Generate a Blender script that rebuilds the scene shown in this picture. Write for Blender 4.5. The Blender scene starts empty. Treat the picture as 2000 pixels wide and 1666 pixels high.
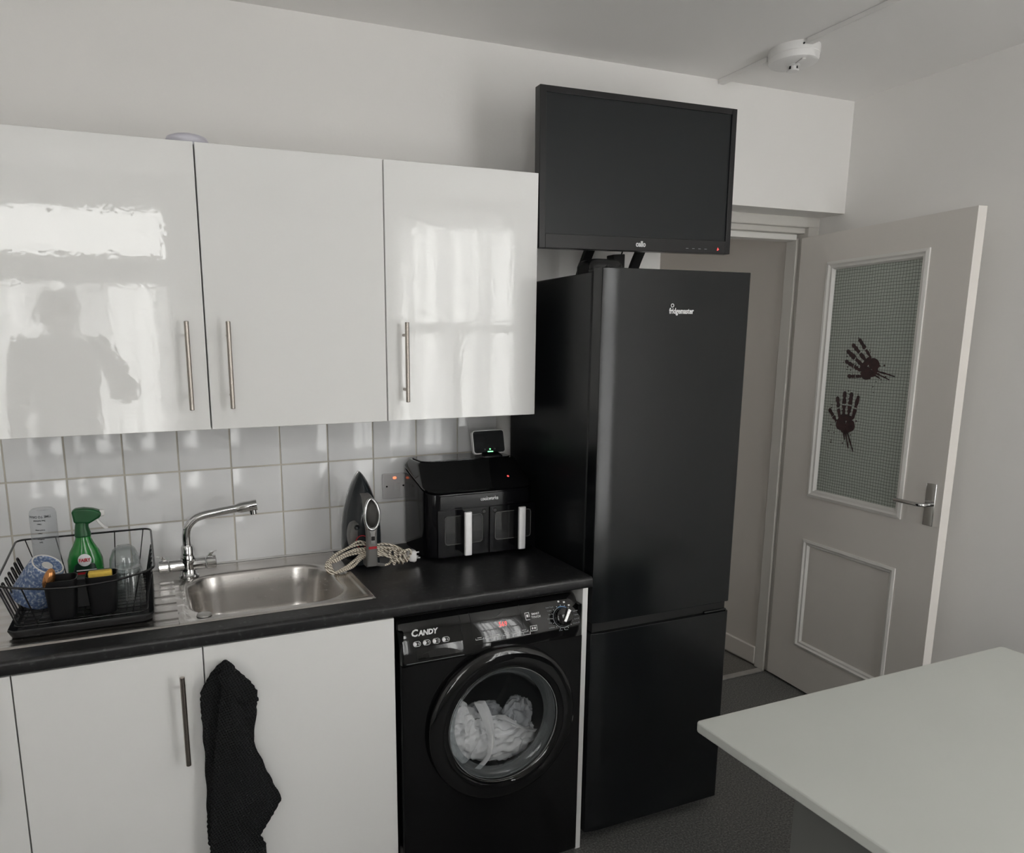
import bpy, math, random
from mathutils import Vector, Matrix, noise
PI = math.pi
random.seed(4)
SC = bpy.context.scene
COL = SC.collection

# ------------------------------------------------------------------ camera
CAMPOS = Vector((-1.19699, -2.3342, 1.58964))
RIGHT = Vector((0.92895925, -0.37009619, -0.00797068))
DOWN = Vector((-0.0742999, -0.16531624, -0.98343788))
FWD = Vector((0.36264893, 0.91416593, -0.18107016))
cd = bpy.data.cameras.new('camera')
cd.sensor_fit = 'HORIZONTAL'; cd.sensor_width = 36.0
cd.lens = 36.0 * 1405.42 / 2000
cd.shift_x = (1000 - 849.1) / 2000
cd.shift_y = (935.8 - 833) / 2000
cd.clip_start = 0.05
cam = bpy.data.objects.new('camera', cd); COL.objects.link(cam)
m = Matrix.Identity(4)
for i in range(3):
    m[i][0] = RIGHT[i]; m[i][1] = -DOWN[i]; m[i][2] = -FWD[i]; m[i][3] = CAMPOS[i]
cam.matrix_world = m
SC.camera = cam

# ------------------------------------------------------------------ daylight (overcast sky seen through the two windows and an added hall window)
W = bpy.data.worlds.new('overcast_sky'); SC.world = W
W.use_nodes = True
bg = W.node_tree.nodes['Background']
bg.inputs[0].default_value = (1.0, 0.98, 0.955, 1)
bg.inputs[1].default_value = 8.5
SC.view_settings.view_transform = 'Standard'
SC.view_settings.look = 'None'
SC.view_settings.exposure = 0.0
SC.view_settings.gamma = 1.0
SC.view_settings.use_curve_mapping = False
SC.cycles.max_bounces = 8
SC.cycles.use_adaptive_sampling = True
SC.cycles.adaptive_threshold = 0.12
SC.cycles.adaptive_min_samples = 16
SC.cycles.diffuse_bounces = 6
SC.cycles.glossy_bounces = 4
SC.cycles.transparent_max_bounces = 16
SC.cycles.transmission_bounces = 8

# room numbers (metres; x along the cabinet wall, y into it, z up)
ZC = 2.572            # ceiling
YF = -3.05            # window wall, inner face
XL, XR = -2.75, 1.61  # side walls
WIN = [(-2.15, -0.98, 0.80, 2.46), (0.40, 1.42, 0.35, 2.46)]
for (x0, x1, z0, z1) in WIN:
    ld = bpy.data.lights.new('sky_portal', 'AREA')
    ld.shape = 'RECTANGLE'; ld.size = x1 - x0; ld.size_y = z1 - z0
    ld.cycles.is_portal = True
    lo = bpy.data.objects.new('sky_portal', ld); COL.objects.link(lo)
    lo.location = ((x0 + x1) / 2, YF - 0.21, (z0 + z1) / 2)
    lo.rotation_euler = (PI / 2, 0, 0)
ld = bpy.data.lights.new('sky_portal', 'AREA'); ld.shape = 'RECTANGLE'; ld.size = 0.43; ld.size_y = 0.8; ld.cycles.is_portal = True
lo = bpy.data.objects.new('sky_portal', ld); COL.objects.link(lo); lo.location = (0.835, 2.61, 1.6); lo.rotation_euler = (-PI / 2, 0, 0)  # sky portal at the unseen window added in the hall

# ------------------------------------------------------------------ materials
MATS = {}
def P(name, col, rough=0.5, metal=0.0, bump=None, var=None, coat=0.0, spec=0.5, emit=None, estr=1.0, aniso=0.0):
    """principled material; bump=(scale, strength, detail); var=(scale, amount) mottles the colour"""
    mt = bpy.data.materials.new(name); mt.use_nodes = True
    nt = mt.node_tree; b = nt.nodes['Principled BSDF']
    b.inputs['Base Color'].default_value = (*col, 1)
    b.inputs['Roughness'].default_value = rough
    b.inputs['Metallic'].default_value = metal
    b.inputs['Specular IOR Level'].default_value = spec
    if coat: b.inputs['Coat Weight'].default_value = coat; b.inputs['Coat Roughness'].default_value = 0.03
    if emit: b.inputs['Emission Color'].default_value = (*emit, 1); b.inputs['Emission Strength'].default_value = estr
    tc = nt.nodes.new('ShaderNodeTexCoord')
    if var:
        n = nt.nodes.new('ShaderNodeTexNoise'); n.inputs['Scale'].default_value = var[0]; n.inputs['Detail'].default_value = 4
        nt.links.new(tc.outputs['Object'], n.inputs['Vector'])
        r = nt.nodes.new('ShaderNodeValToRGB')
        a = var[1]
        r.color_ramp.elements[0].position = 0.3; r.color_ramp.elements[1].position = 0.7
        r.color_ramp.elements[0].color = (*[max(0, c * (1 - a)) for c in col], 1)
        r.color_ramp.elements[1].color = (*[min(1, c * (1 + a)) for c in col], 1)
        nt.links.new(n.outputs['Fac'], r.inputs['Fac']); nt.links.new(r.outputs['Color'], b.inputs['Base Color'])
    if bump:
        n = nt.nodes.new('ShaderNodeTexNoise'); n.inputs['Scale'].default_value = bump[0]
        n.inputs['Detail'].default_value = bump[2] if len(bump) > 2 else 2
        nt.links.new(tc.outputs['Object'], n.inputs['Vector'])
        bp = nt.nodes.new('ShaderNodeBump'); bp.inputs['Strength'].default_value = bump[1]; bp.inputs['Distance'].default_value = 0.002
        nt.links.new(n.outputs['Fac'], bp.inputs['Height']); nt.links.new(bp.outputs['Normal'], b.inputs['Normal'])
    MATS[name] = mt
    return mt

def thin_glass(name, tint, ior=1.45, rough=0.0, milk=0.0, milkcol=(1, 1, 1)):
    mt = bpy.data.materials.new(name); mt.use_nodes = True
    nt = mt.node_tree; nt.nodes.remove(nt.nodes['Principled BSDF']); out = nt.nodes['Material Output']
    t = nt.nodes.new('ShaderNodeBsdfTransparent'); t.inputs[0].default_value = (*tint, 1)
    g = nt.nodes.new('ShaderNodeBsdfGlossy'); g.inputs['Roughness'].default_value = rough
    lw = nt.nodes.new('ShaderNodeLayerWeight'); lw.inputs['Blend'].default_value = 0.5
    f0 = ((ior - 1) / (ior + 1)) ** 2
    pw = nt.nodes.new('ShaderNodeMath'); pw.operation = 'POWER'; pw.inputs[1].default_value = 4.0
    f = nt.nodes.new('ShaderNodeMath'); f.operation = 'MULTIPLY_ADD'; f.inputs[1].default_value = 0.85; f.inputs[2].default_value = f0
    nt.links.new(lw.outputs['Facing'], pw.inputs[0]); nt.links.new(pw.outputs[0], f.inputs[0])
    mx = nt.nodes.new('ShaderNodeMixShader')
    nt.links.new(f.outputs[0], mx.inputs[0]); nt.links.new(t.outputs[0], mx.inputs[1]); nt.links.new(g.outputs[0], mx.inputs[2])
    last = mx
    if milk:
        d = nt.nodes.new('ShaderNodeBsdfDiffuse'); d.inputs[0].default_value = (*milkcol, 1)
        m2 = nt.nodes.new('ShaderNodeMixShader'); m2.inputs[0].default_value = milk
        nt.links.new(mx.outputs[0], m2.inputs[1]); nt.links.new(d.outputs[0], m2.inputs[2]); last = m2
    nt.links.new(last.outputs[0], out.inputs[0])
    MATS[name] = mt
    return mt

def mix_nodes(name, base_rough, ramp, scale, kind='NOISE', metal=0.0, bump=0.0, detail=6, spec=0.5):
    """material whose colour follows a noise / voronoi ramp: ramp = [(pos, rgb), ...]"""
    mt = P(name, ramp[0][1], base_rough, metal, spec=spec); nt = mt.node_tree; b = nt.nodes['Principled BSDF']
    tc = nt.nodes.new('ShaderNodeTexCoord')
    if kind == 'NOISE':
        n = nt.nodes.new('ShaderNodeTexNoise'); n.inputs['Detail'].default_value = detail; o = n.outputs['Fac']
    else:
        n = nt.nodes.new('ShaderNodeTexVoronoi'); o = n.outputs['Distance']
    n.inputs['Scale'].default_value = scale
    nt.links.new(tc.outputs['Object'], n.inputs['Vector'])
    r = nt.nodes.new('ShaderNodeValToRGB')
    e = r.color_ramp.elements
    while len(e) < len(ramp): e.new(0.5)
    for k, (p, c) in enumerate(ramp): e[k].position = p; e[k].color = (*c, 1)
    nt.links.new(o, r.inputs['Fac']); nt.links.new(r.outputs['Color'], b.inputs['Base Color'])
    if bump:
        bp = nt.nodes.new('ShaderNodeBump'); bp.inputs['Strength'].default_value = bump; bp.inputs['Distance'].default_value = 0.001
        nt.links.new(o, bp.inputs['Height']); nt.links.new(bp.outputs['Normal'], b.inputs['Normal'])
    return mt

P('wall_paint', (0.83, 0.815, 0.795), 0.75, bump=(90, 0.12), var=(1.2, 0.015))
P('ceiling_paint', (0.84, 0.825, 0.81), 0.85, var=(1.0, 0.015))
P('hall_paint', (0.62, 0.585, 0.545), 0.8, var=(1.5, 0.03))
P('gloss_white', (0.89, 0.885, 0.87), 0.035, bump=(60, 0.06, 1), var=(0.8, 0.01), spec=0.52)
P('carcass_white', (0.76, 0.755, 0.745), 0.4, var=(2, 0.02))
P('seam_dark', (0.05, 0.05, 0.05), 0.8, var=(5, 0.1))
P('frame_paint', (0.62, 0.60, 0.565), 0.45, var=(2, 0.03))
P('bead_paint', (0.76, 0.745, 0.715), 0.4, var=(2, 0.03))
P('door_paint', (0.76, 0.725, 0.685), 0.5, var=(1.5, 0.03))
P('upvc', (0.8, 0.8, 0.8), 0.35, var=(2, 0.02))
P('tile_glaze', (0.86, 0.86, 0.865), 0.10, bump=(11, 0.09, 2), var=(6, 0.02))
nt = MATS['tile_glaze'].node_tree; gm = nt.nodes.new('ShaderNodeNewGeometry')
for n in nt.nodes:
    if n.type == 'TEX_NOISE': nt.links.new(gm.outputs['Position'], n.inputs['Vector'])
P('grout', (0.60, 0.565, 0.50), 0.9, bump=(300, 0.3), var=(8, 0.12))
P('sealant', (0.78, 0.77, 0.75), 0.45, var=(10, 0.03))
P('steel_brushed', (0.56, 0.55, 0.53), 0.30, 1.0, var=(3, 0.06))
P('steel_sink', (0.60, 0.575, 0.55), 0.27, 1.0, bump=(160, 0.06), var=(5, 0.08))
P('chrome', (0.72, 0.72, 0.72), 0.06, 1.0, var=(4, 0.03))
P('nickel', (0.40, 0.36, 0.325), 0.27, 1.0, var=(8, 0.05))
mix_nodes('worktop_laminate', 0.38, [(0.30, (0.008, 0.008, 0.009)), (0.60, (0.017, 0.017, 0.018)), (0.80, (0.085, 0.085, 0.085))], 75, bump=0.15)
mix_nodes('vinyl_floor', 0.5, [(0.32, (0.055, 0.055, 0.052)), (0.52, (0.125, 0.125, 0.12)), (0.75, (0.25, 0.248, 0.235))], 170, bump=0.1, detail=3)
mix_nodes('hall_floor', 0.6, [(0.3, (0.10, 0.095, 0.085)), (0.6, (0.17, 0.16, 0.145)), (0.8, (0.22, 0.21, 0.19))], 120, detail=3)
P('alu_strip', (0.6, 0.59, 0.57), 0.4, 0.8, var=(20, 0.08))
P('fridge_black', (0.0045, 0.0055, 0.0065), 0.21, var=(3, 0.05), spec=0.46)
P('fridge_side', (0.007, 0.008, 0.009), 0.36, var=(3, 0.05), spec=0.36)
P('rubber', (0.006, 0.006, 0.006), 0.7, var=(10, 0.1))
P('black_plastic', (0.007, 0.007, 0.008), 0.42, var=(5, 0.08), spec=0.4)
P('black_satin', (0.006, 0.006, 0.007), 0.26, var=(5, 0.08))
P('black_gloss', (0.006, 0.006, 0.0065), 0.045, var=(5, 0.05), coat=0.3)
P('fryer_black', (0.004, 0.004, 0.005), 0.13, var=(5, 0.05), spec=0.25)
P('wm_body', (0.004, 0.004, 0.0045), 0.14, var=(4, 0.05), spec=0.4)
P('tv_bezel', (0.011, 0.011, 0.012), 0.3, var=(5, 0.05))
P('tv_screen', (0.012, 0.0142, 0.016), 0.30, var=(4, 0.03), spec=0.4)
P('display_glass', (0.008, 0.009, 0.01), 0.08, var=(4, 0.03))
P('print_white', (0.75, 0.75, 0.76), 0.4, var=(50, 0.02))
P('print_grey', (0.32, 0.33, 0.35), 0.5, var=(50, 0.02))
P('print_black', (0.01, 0.01, 0.01), 0.5, var=(50, 0.02))
P('print_blue', (0.05, 0.22, 0.5), 0.4, var=(50, 0.02))
P('print_red', (0.45, 0.01, 0.02), 0.4, var=(50, 0.02))
P('led_red', (0.5, 0.05, 0.04), 0.4, emit=(1, 0.08, 0.08), estr=1.5)
P('led_orange', (0.6, 0.2, 0.1), 0.4, emit=(1, 0.22, 0.1), estr=1.6)
P('led_green', (0.1, 0.6, 0.2), 0.4, emit=(0.25, 1, 0.4), estr=3.0)
P('plastic_white', (0.78, 0.77, 0.76), 0.35, var=(3, 0.02))
P('plastic_lilac', (0.62, 0.61, 0.68), 0.35, var=(3, 0.02))
P('socket_plastic', (0.68, 0.665, 0.67), 0.3, var=(3, 0.02))
P('green_liquid', (0.012, 0.20, 0.03), 0.16, var=(8, 0.15), coat=0.5)
P('green_trigger', (0.006, 0.085, 0.022), 0.35, var=(6, 0.1))
P('label_dark', (0.006, 0.03, 0.016), 0.3, var=(20, 0.1))
P('yellow_foam', (0.72, 0.50, 0.09), 0.9, bump=(250, 0.6), var=(60, 0.12))
P('scourer', (0.10, 0.12, 0.10), 0.95, bump=(400, 0.8), var=(60, 0.2))
P('copper', (0.72, 0.33, 0.13), 0.22, 0.9, var=(12, 0.15))
mix_nodes('blue_ceramic', 0.14, [(0.34, (0.55, 0.59, 0.66)), (0.46, (0.20, 0.27, 0.42)), (0.62, (0.10, 0.15, 0.29))], 150, detail=4)
P('ceramic_white', (0.72, 0.71, 0.69), 0.2, var=(10, 0.03))
thin_glass('clear_glass', (0.90, 0.92, 0.92), 1.75, milk=0.025, milkcol=(0.8, 0.82, 0.82))
thin_glass('window_glass', (0.95, 0.96, 0.96), 1.45)
thin_glass('clear_plastic', (0.90, 0.91, 0.92), 1.35, 0.08, milk=0.10, milkcol=(0.7, 0.72, 0.75))
thin_glass('door_glass', (0.93, 0.94, 0.945), 1.42, 0.01, milk=0.02, milkcol=(0.35, 0.38, 0.4))
thin_glass('rim_glass', (0.75, 0.79, 0.80), 1.5, 0.03, milk=0.16, milkcol=(0.42, 0.46, 0.48))
thin_glass('drawer_glass', (0.55, 0.56, 0.57), 1.5, 0.02, milk=0.06, milkcol=(0.4, 0.4, 0.4))
P('iron_body', (0.022, 0.027, 0.031), 0.2, var=(6, 0.1), coat=0.2)
P('iron_grey', (0.17, 0.165, 0.16), 0.42, var=(8, 0.06))
P('iron_silver', (0.62, 0.62, 0.62), 0.16, 0.95, var=(8, 0.04))
P('iron_grip', (0.028, 0.026, 0.022), 0.5, bump=(250, 0.3), var=(30, 0.15))
P('handle_silver', (0.88, 0.87, 0.875), 0.38, 0.25, var=(40, 0.04))
P('skin', (0.42, 0.26, 0.19), 0.55, bump=(120, 0.1), var=(10, 0.06))
P('hair', (0.03, 0.022, 0.018), 0.6, bump=(160, 0.5), var=(40, 0.3))
P('clothes', (0.055, 0.055, 0.06), 0.85, bump=(90, 0.4), var=(8, 0.15))
P('table_white', (0.60, 0.615, 0.58), 0.42, var=(3, 0.015))
P('table_panel', (0.17, 0.172, 0.165), 0.5, var=(3, 0.02))
P('blood_print', (0.032, 0.008, 0.009), 0.45, var=(60, 0.4))
P('drum_steel', (0.16, 0.16, 0.165), 0.28, 1.0, var=(10, 0.1))
P('laundry_white', (0.86, 0.86, 0.87), 0.9, bump=(60, 0.5), var=(9, 0.10))
P('laundry_grey', (0.45, 0.46, 0.48), 0.9, bump=(60, 0.5), var=(9, 0.15))

# braided flex: diagonal flecks
mt = P('braided_cord', (0.60, 0.55, 0.46), 0.85); nt = mt.node_tree; b = nt.nodes['Principled BSDF']
tc = nt.nodes.new('ShaderNodeTexCoord'); wv = nt.nodes.new('ShaderNodeTexWave'); wv.bands_direction = 'DIAGONAL'
wv.inputs['Scale'].default_value = 60; wv.inputs['Distortion'].default_value = 0.8
nt.links.new(tc.outputs['Object'], wv.inputs['Vector'])
rp = nt.nodes.new('ShaderNodeValToRGB'); rp.color_ramp.elements[0].position = 0.22; rp.color_ramp.elements[1].position = 0.36
rp.color_ramp.elements[0].color = (0.17, 0.13, 0.09, 1); rp.color_ramp.elements[1].color = (0.78, 0.72, 0.62, 1)
nt.links.new(wv.outputs['Fac'], rp.inputs['Fac']); nt.links.new(rp.outputs['Color'], b.inputs['Base Color'])

# waffle weave towel
mt = P('waffle_cotton', (0.010, 0.011, 0.012), 0.95, spec=0.2); nt = mt.node_tree; b = nt.nodes['Principled BSDF']
tc = nt.nodes.new('ShaderNodeTexCoord'); mp = nt.nodes.new('ShaderNodeMapping'); mp.inputs['Rotation'].default_value = (0, 0.42, 0)
nt.links.new(tc.outputs['Object'], mp.inputs['Vector'])
w1 = nt.nodes.new('ShaderNodeTexWave'); w1.bands_direction = 'X'; w1.inputs['Scale'].default_value = 50
w2 = nt.nodes.new('ShaderNodeTexWave'); w2.bands_direction = 'Z'; w2.inputs['Scale'].default_value = 50
ad = nt.nodes.new('ShaderNodeMath'); ad.operation = 'MAXIMUM'
for w_ in (w1, w2): nt.links.new(mp.outputs[0], w_.inputs['Vector'])
nt.links.new(w1.outputs['Fac'], ad.inputs[0]); nt.links.new(w2.outputs['Fac'], ad.inputs[1])
bp = nt.nodes.new('ShaderNodeBump'); bp.inputs['Strength'].default_value = 0.9; bp.inputs['Distance'].default_value = 0.003
nt.links.new(ad.outputs[0], bp.inputs['Height']); nt.links.new(bp.outputs[0], b.inputs['Normal'])
rp = nt.nodes.new('ShaderNodeValToRGB'); rp.color_ramp.elements[0].color = (0.006, 0.006, 0.007, 1); rp.color_ramp.elements[1].color = (0.023, 0.024, 0.025, 1)
nt.links.new(ad.outputs[0], rp.inputs['Fac']); nt.links.new(rp.outputs['Color'], b.inputs['Base Color'])

# wired glass of the door: pale green pane with a square wire mesh
mt = P('wired_glass', (0.30, 0.335, 0.30), 0.22); nt = mt.node_tree; b = nt.nodes['Principled BSDF']
tc = nt.nodes.new('ShaderNodeTexCoord'); br = nt.nodes.new('ShaderNodeTexBrick')
mp = nt.nodes.new('ShaderNodeMapping'); mp.inputs['Rotation'].default_value = (PI / 2, 0, 0)
br.offset = 0.0; br.inputs['Scale'].default_value = 1.0; br.inputs['Brick Width'].default_value = 0.0125; br.inputs['Row Height'].default_value = 0.0125
br.inputs['Mortar Size'].default_value = 0.0009; br.inputs['Mortar Smooth'].default_value = 0.2
br.inputs['Color1'].default_value = (0.47, 0.51, 0.465, 1); br.inputs['Color2'].default_value = (0.49, 0.53, 0.485, 1); br.inputs['Mortar'].default_value = (0.14, 0.15, 0.135, 1)
nz = nt.nodes.new('ShaderNodeTexNoise'); nz.inputs['Scale'].default_value = 14
va = nt.nodes.new('ShaderNodeVectorMath'); va.operation = 'MULTIPLY_ADD'; va.inputs[1].default_value = (0.008, 0.008, 0.008)
nt.links.new(tc.outputs['Object'], nz.inputs['Vector']); nt.links.new(nz.outputs['Color'], va.inputs[0]); nt.links.new(tc.outputs['Object'], va.inputs[2])
nt.links.new(va.outputs[0], mp.inputs['Vector']); nt.links.new(mp.outputs[0], br.inputs['Vector']); nt.links.new(br.outputs['Color'], b.inputs['Base Color'])

# sheer net curtain: part open weave, part lit-through cloth
mt = bpy.data.materials.new('net_curtain'); mt.use_nodes = True; nt = mt.node_tree; nt.nodes.remove(nt.nodes['Principled BSDF'])
tp_ = nt.nodes.new('ShaderNodeBsdfTransparent'); tl = nt.nodes.new('ShaderNodeBsdfTranslucent'); df = nt.nodes.new('ShaderNodeBsdfDiffuse')
tl.inputs[0].default_value = (0.78, 0.78, 0.79, 1); df.inputs[0].default_value = (0.8, 0.8, 0.81, 1)
ma = nt.nodes.new('ShaderNodeMixShader'); ma.inputs[0].default_value = 0.35
mb = nt.nodes.new('ShaderNodeMixShader')
nt.links.new(tl.outputs[0], ma.inputs[1]); nt.links.new(df.outputs[0], ma.inputs[2])
tc = nt.nodes.new('ShaderNodeTexCoord'); nz = nt.nodes.new('ShaderNodeTexNoise'); nz.inputs['Scale'].default_value = 3.0
mp = nt.nodes.new('ShaderNodeMapping'); mp.inputs['Scale'].default_value = (6, 1, 0.12)
nt.links.new(tc.outputs['Object'], mp.inputs[0]); nt.links.new(mp.outputs[0], nz.inputs['Vector'])
mr = nt.nodes.new('ShaderNodeMapRange'); mr.inputs[1].default_value = 0.40; mr.inputs[2].default_value = 0.60; mr.inputs[3].default_value = 0.08; mr.inputs[4].default_value = 0.96
nt.links.new(nz.outputs['Fac'], mr.inputs[0]); nt.links.new(mr.outputs[0], mb.inputs[0])
nt.links.new(tp_.outputs[0], mb.inputs[1]); nt.links.new(ma.outputs[0], mb.inputs[2]); nt.links.new(mb.outputs[0], nt.nodes['Material Output'].inputs[0])
MATS['net_curtain'] = mt

# ------------------------------------------------------------------ geometry helpers: every helper returns (verts, faces)
def box(x0, x1, y0, y1, z0, z1):
    v = [(x, y, z) for z in (z0, z1) for y in (y0, y1) for x in (x0, x1)]
    return v, [(0, 2, 3, 1), (4, 5, 7, 6), (0, 1, 5, 4), (2, 6, 7, 3), (0, 4, 6, 2), (1, 3, 7, 5)]

def frame_of(d):
    d = Vector(d).normalized()
    a = Vector((0, 0, 1)) if abs(d.z) < 0.9 else Vector((1, 0, 0))
    u = d.cross(a).normalized(); return u, d.cross(u).normalized()

def cyl(p0, p1, r, seg=16, r2=None):
    p0 = Vector(p0); p1 = Vector(p1); u, w = frame_of(p1 - p0); r2 = r if r2 is None else r2
    v = []
    for p, q in ((p0, r), (p1, r2)):
        for k in range(seg):
            a = 2 * PI * k / seg; v.append(tuple(p + u * math.cos(a) * q + w * math.sin(a) * q))
    f = [(k, (k + 1) % seg, seg + (k + 1) % seg, seg + k) for k in range(seg)]
    f += [tuple(range(seg))[::-1], tuple(range(seg, 2 * seg))]
    return v, f

def loft(rings, cap0=True, cap1=True, closed=True):
    n = len(rings[0]); v = [tuple(p) for r in rings for p in r]; f = []
    for i in range(len(rings) - 1):
        for k in range(n if closed else n - 1):
            a = i * n + k; b_ = i * n + (k + 1) % n
            f.append((a, b_, b_ + n, a + n))
    if cap0: f.append(tuple(range(n))[::-1])
    if cap1: f.append(tuple(range((len(rings) - 1) * n, len(rings) * n)))
    return v, f

def lathe(prof, seg=32, M=None):
    """profile [(r, z)] turned about local z; r=0 ends are closed with tiny caps"""
    rings = [[(max(r, 1e-5) * math.cos(2 * PI * k / seg), max(r, 1e-5) * math.sin(2 * PI * k / seg), z) for k in range(seg)] for r, z in prof]
    g = loft(rings, prof[0][0] <= 1e-4, prof[-1][0] <= 1e-4)
    return tf(g, M) if M else g

def tf(g, M):
    return [tuple(M @ Vector(p)) for p in g[0]], g[1]

def smooth_path(pts, n=8, closed=False):
    pts = [Vector(p) for p in pts]; out = []; N = len(pts)
    rng = range(N) if closed else range(N - 1)
    for i in rng:
        if closed: p0, p1, p2, p3 = pts[i - 1], pts[i], pts[(i + 1) % N], pts[(i + 2) % N]
        else: p0, p1, p2, p3 = pts[max(i - 1, 0)], pts[i], pts[i + 1], pts[min(i + 2, N - 1)]
        for k in range(n):
            t = k / n
            out.append(0.5 * ((2 * p1) + (p2 - p0) * t + (2 * p0 - 5 * p1 + 4 * p2 - p3) * t * t + (3 * p1 - p0 - 3 * p2 + p3) * t ** 3))
    if not closed: out.append(pts[-1])
    return out

def round_path(pts, r, n=5, closed=False):
    """polyline with rounded corners"""
    pts = [Vector(p) for p in pts]; N = len(pts); out = []
    for i in range(N):
        if not closed and i in (0, N - 1): out.append(pts[i]); continue
        a, p, c = pts[i - 1], pts[i], pts[(i + 1) % N]
        d1 = (a - p); d2 = (c - p); q = min(r, d1.length * 0.45, d2.length * 0.45)
        s = p + d1.normalized() * q; e = p + d2.normalized() * q
        for k in range(n + 1):
            t = k / n; out.append(s * (1 - t) ** 2 + p * 2 * t * (1 - t) + e * t * t)
    return out

def tube(pts, r, seg=8, closed=False):
    pts = [Vector(p) for p in pts]; N = len(pts)
    rad = r if callable(r) else (lambda t: r)
    tan = []
    for i in range(N):
        if closed: tan.append((pts[(i + 1) % N] - pts[i - 1]).normalized())
        else: tan.append((pts[min(i + 1, N - 1)] - pts[max(i - 1, 0)]).normalized())
    u, w = frame_of(tan[0]); rings = []
    for i in range(N):
        u = (u - tan[i] * u.dot(tan[i])).normalized(); w = tan[i].cross(u)
        q = rad(i / max(1, N - 1))
        rings.append([pts[i] + u * math.cos(2 * PI * k / seg) * q + w * math.sin(2 * PI * k / seg) * q for k in range(seg)])
    if closed:
        rings.append(rings[0]); g = loft(rings, False, False); return g
    return loft(rings)

def rrect(x0, x1, y0, y1, r, n=6):
    out = []
    for cx, cy, a0 in ((x1 - r, y0 + r, -PI / 2), (x1 - r, y1 - r, 0), (x0 + r, y1 - r, PI / 2), (x0 + r, y0 + r, PI)):
        for k in range(n + 1):
            a = a0 + PI / 2 * k / n; out.append((cx + r * math.cos(a), cy + r * math.sin(a)))
    return out

def prism_y(outline, y0, y1):
    """outline in (x, z), anticlockwise seen from the front (-y)"""
    return loft([[(x, y1, z) for x, z in outline], [(x, y0, z) for x, z in outline]])

def prism_z(outline, z0, z1):
    return loft([[(x, y, z0) for x, y in outline], [(x, y, z1) for x, y in outline]])

def grid(fn, nu, nv):
    v = [tuple(fn(i / nu, j / nv)) for j in range(nv + 1) for i in range(nu + 1)]
    f = [(j * (nu + 1) + i, j * (nu + 1) + i + 1, (j + 1) * (nu + 1) + i + 1, (j + 1) * (nu + 1) + i) for j in range(nv) for i in range(nu)]
    return v, f

def sphere(c, r, seg=14, rg=8):
    rx, ry, rz = (r, r, r) if not isinstance(r, tuple) else r
    rings = []
    for j in range(rg + 1):
        a = -PI / 2 + PI * j / rg; q = max(math.cos(a), 1e-4)
        rings.append([(c[0] + rx * q * math.cos(2 * PI * k / seg), c[1] + ry * q * math.sin(2 * PI * k / seg), c[2] + rz * math.sin(a)) for k in range(seg)])
    return loft(rings)

def mesh_data(name, parts, mat, smooth=None):
    if isinstance(parts, tuple): parts = [parts]
    V = []; F = []
    for v, f in parts:
        o = len(V); V += v; F += [tuple(i + o for i in q) for q in f]
    me = bpy.data.meshes.new(name); me.from_pydata([tuple(p) for p in V], [], F); me.update()
    me.materials.append(MATS[mat])
    if smooth is not None:
        me.shade_smooth(); me.set_sharp_from_angle(angle=math.radians(smooth))
    return me

def origin_of(o):
    p = Vector((0, 0, 0))
    while o is not None: p = p + o.location; o = o.parent
    return p

def part(name, parts, mat, parent=None, smooth=None, bevel=0.0, solid=0.0, bseg=2, sub=0, recalc=True):
    """one mesh object from world-space shapes (parents carry no rotation while building)"""
    if isinstance(parts, tuple): parts = [parts]
    off = origin_of(parent) if parent else Vector((0, 0, 0))
    parts = [([tuple(Vector(p) - off) for p in v], f) for v, f in parts]
    me = mesh_data(name, parts, mat, smooth if smooth is not None else (40 if bevel else None))
    if recalc:
        import bmesh
        bm = bmesh.new(); bm.from_mesh(me); bmesh.ops.recalc_face_normals(bm, faces=bm.faces); bm.to_mesh(me); bm.free()
    o = bpy.data.objects.new(name, me); COL.objects.link(o)
    if parent: o.parent = parent
    if bevel:
        b_ = o.modifiers.new('bevel', 'BEVEL'); b_.width = bevel; b_.segments = bseg; b_.limit_method = 'ANGLE'; b_.angle_limit = math.radians(35)
    if solid:
        s = o.modifiers.new('thickness', 'SOLIDIFY'); s.thickness = solid; s.offset = 0
    if sub:
        s = o.modifiers.new('subdivision', 'SUBSURF'); s.levels = sub; s.render_levels = sub
    return o

def tag(o, label, cat, group=None):
    o['label'] = label; o['category'] = cat
    if group: o['group'] = group
    return o

def thing(name, label, cat, loc, group=None):
    o = bpy.data.objects.new(name, None); COL.objects.link(o); o.location = loc; o.empty_display_size = 0.05
    return tag(o, label, cat, group)

def struct(name, parts, mat, parent=None, label=None, **k):
    o = part(name, parts, mat, parent, **k); o['kind'] = 'structure'
    if label: o['label'] = label
    return o

def lettering(s, size, at, mat, parent, rot=None, extrude=0.0003, bold=0.0, align='CENTER', xs=1.0, shear=0.0, name='lettering'):
    """text as a mesh; default faces -y with x to the right and z up"""
    cu = bpy.data.curves.new('t', 'FONT'); cu.body = s; cu.size = size; cu.extrude = extrude; cu.offset = bold
    cu.align_x = align; cu.align_y = 'CENTER'; cu.shear = shear; cu.resolution_u = 2
    t = bpy.data.objects.new('t', cu); COL.objects.link(t)
    bpy.context.view_layer.update()
    me = bpy.data.meshes.new_from_object(t.evaluated_get(bpy.context.evaluated_depsgraph_get()))
    bpy.data.objects.remove(t); bpy.data.curves.remove(cu)
    M = Matrix.Translation(Vector(at) - (origin_of(parent) if parent else Vector((0, 0, 0)))) @ (rot or Matrix.Rotation(PI / 2, 4, 'X')) @ Matrix.Diagonal((xs, 1, 1, 1))
    me.transform(M); me.materials.clear(); me.materials.append(MATS[mat]); me.name = name
    o = bpy.data.objects.new(name, me); COL.objects.link(o)
    if parent: o.parent = parent
    return o

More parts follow.
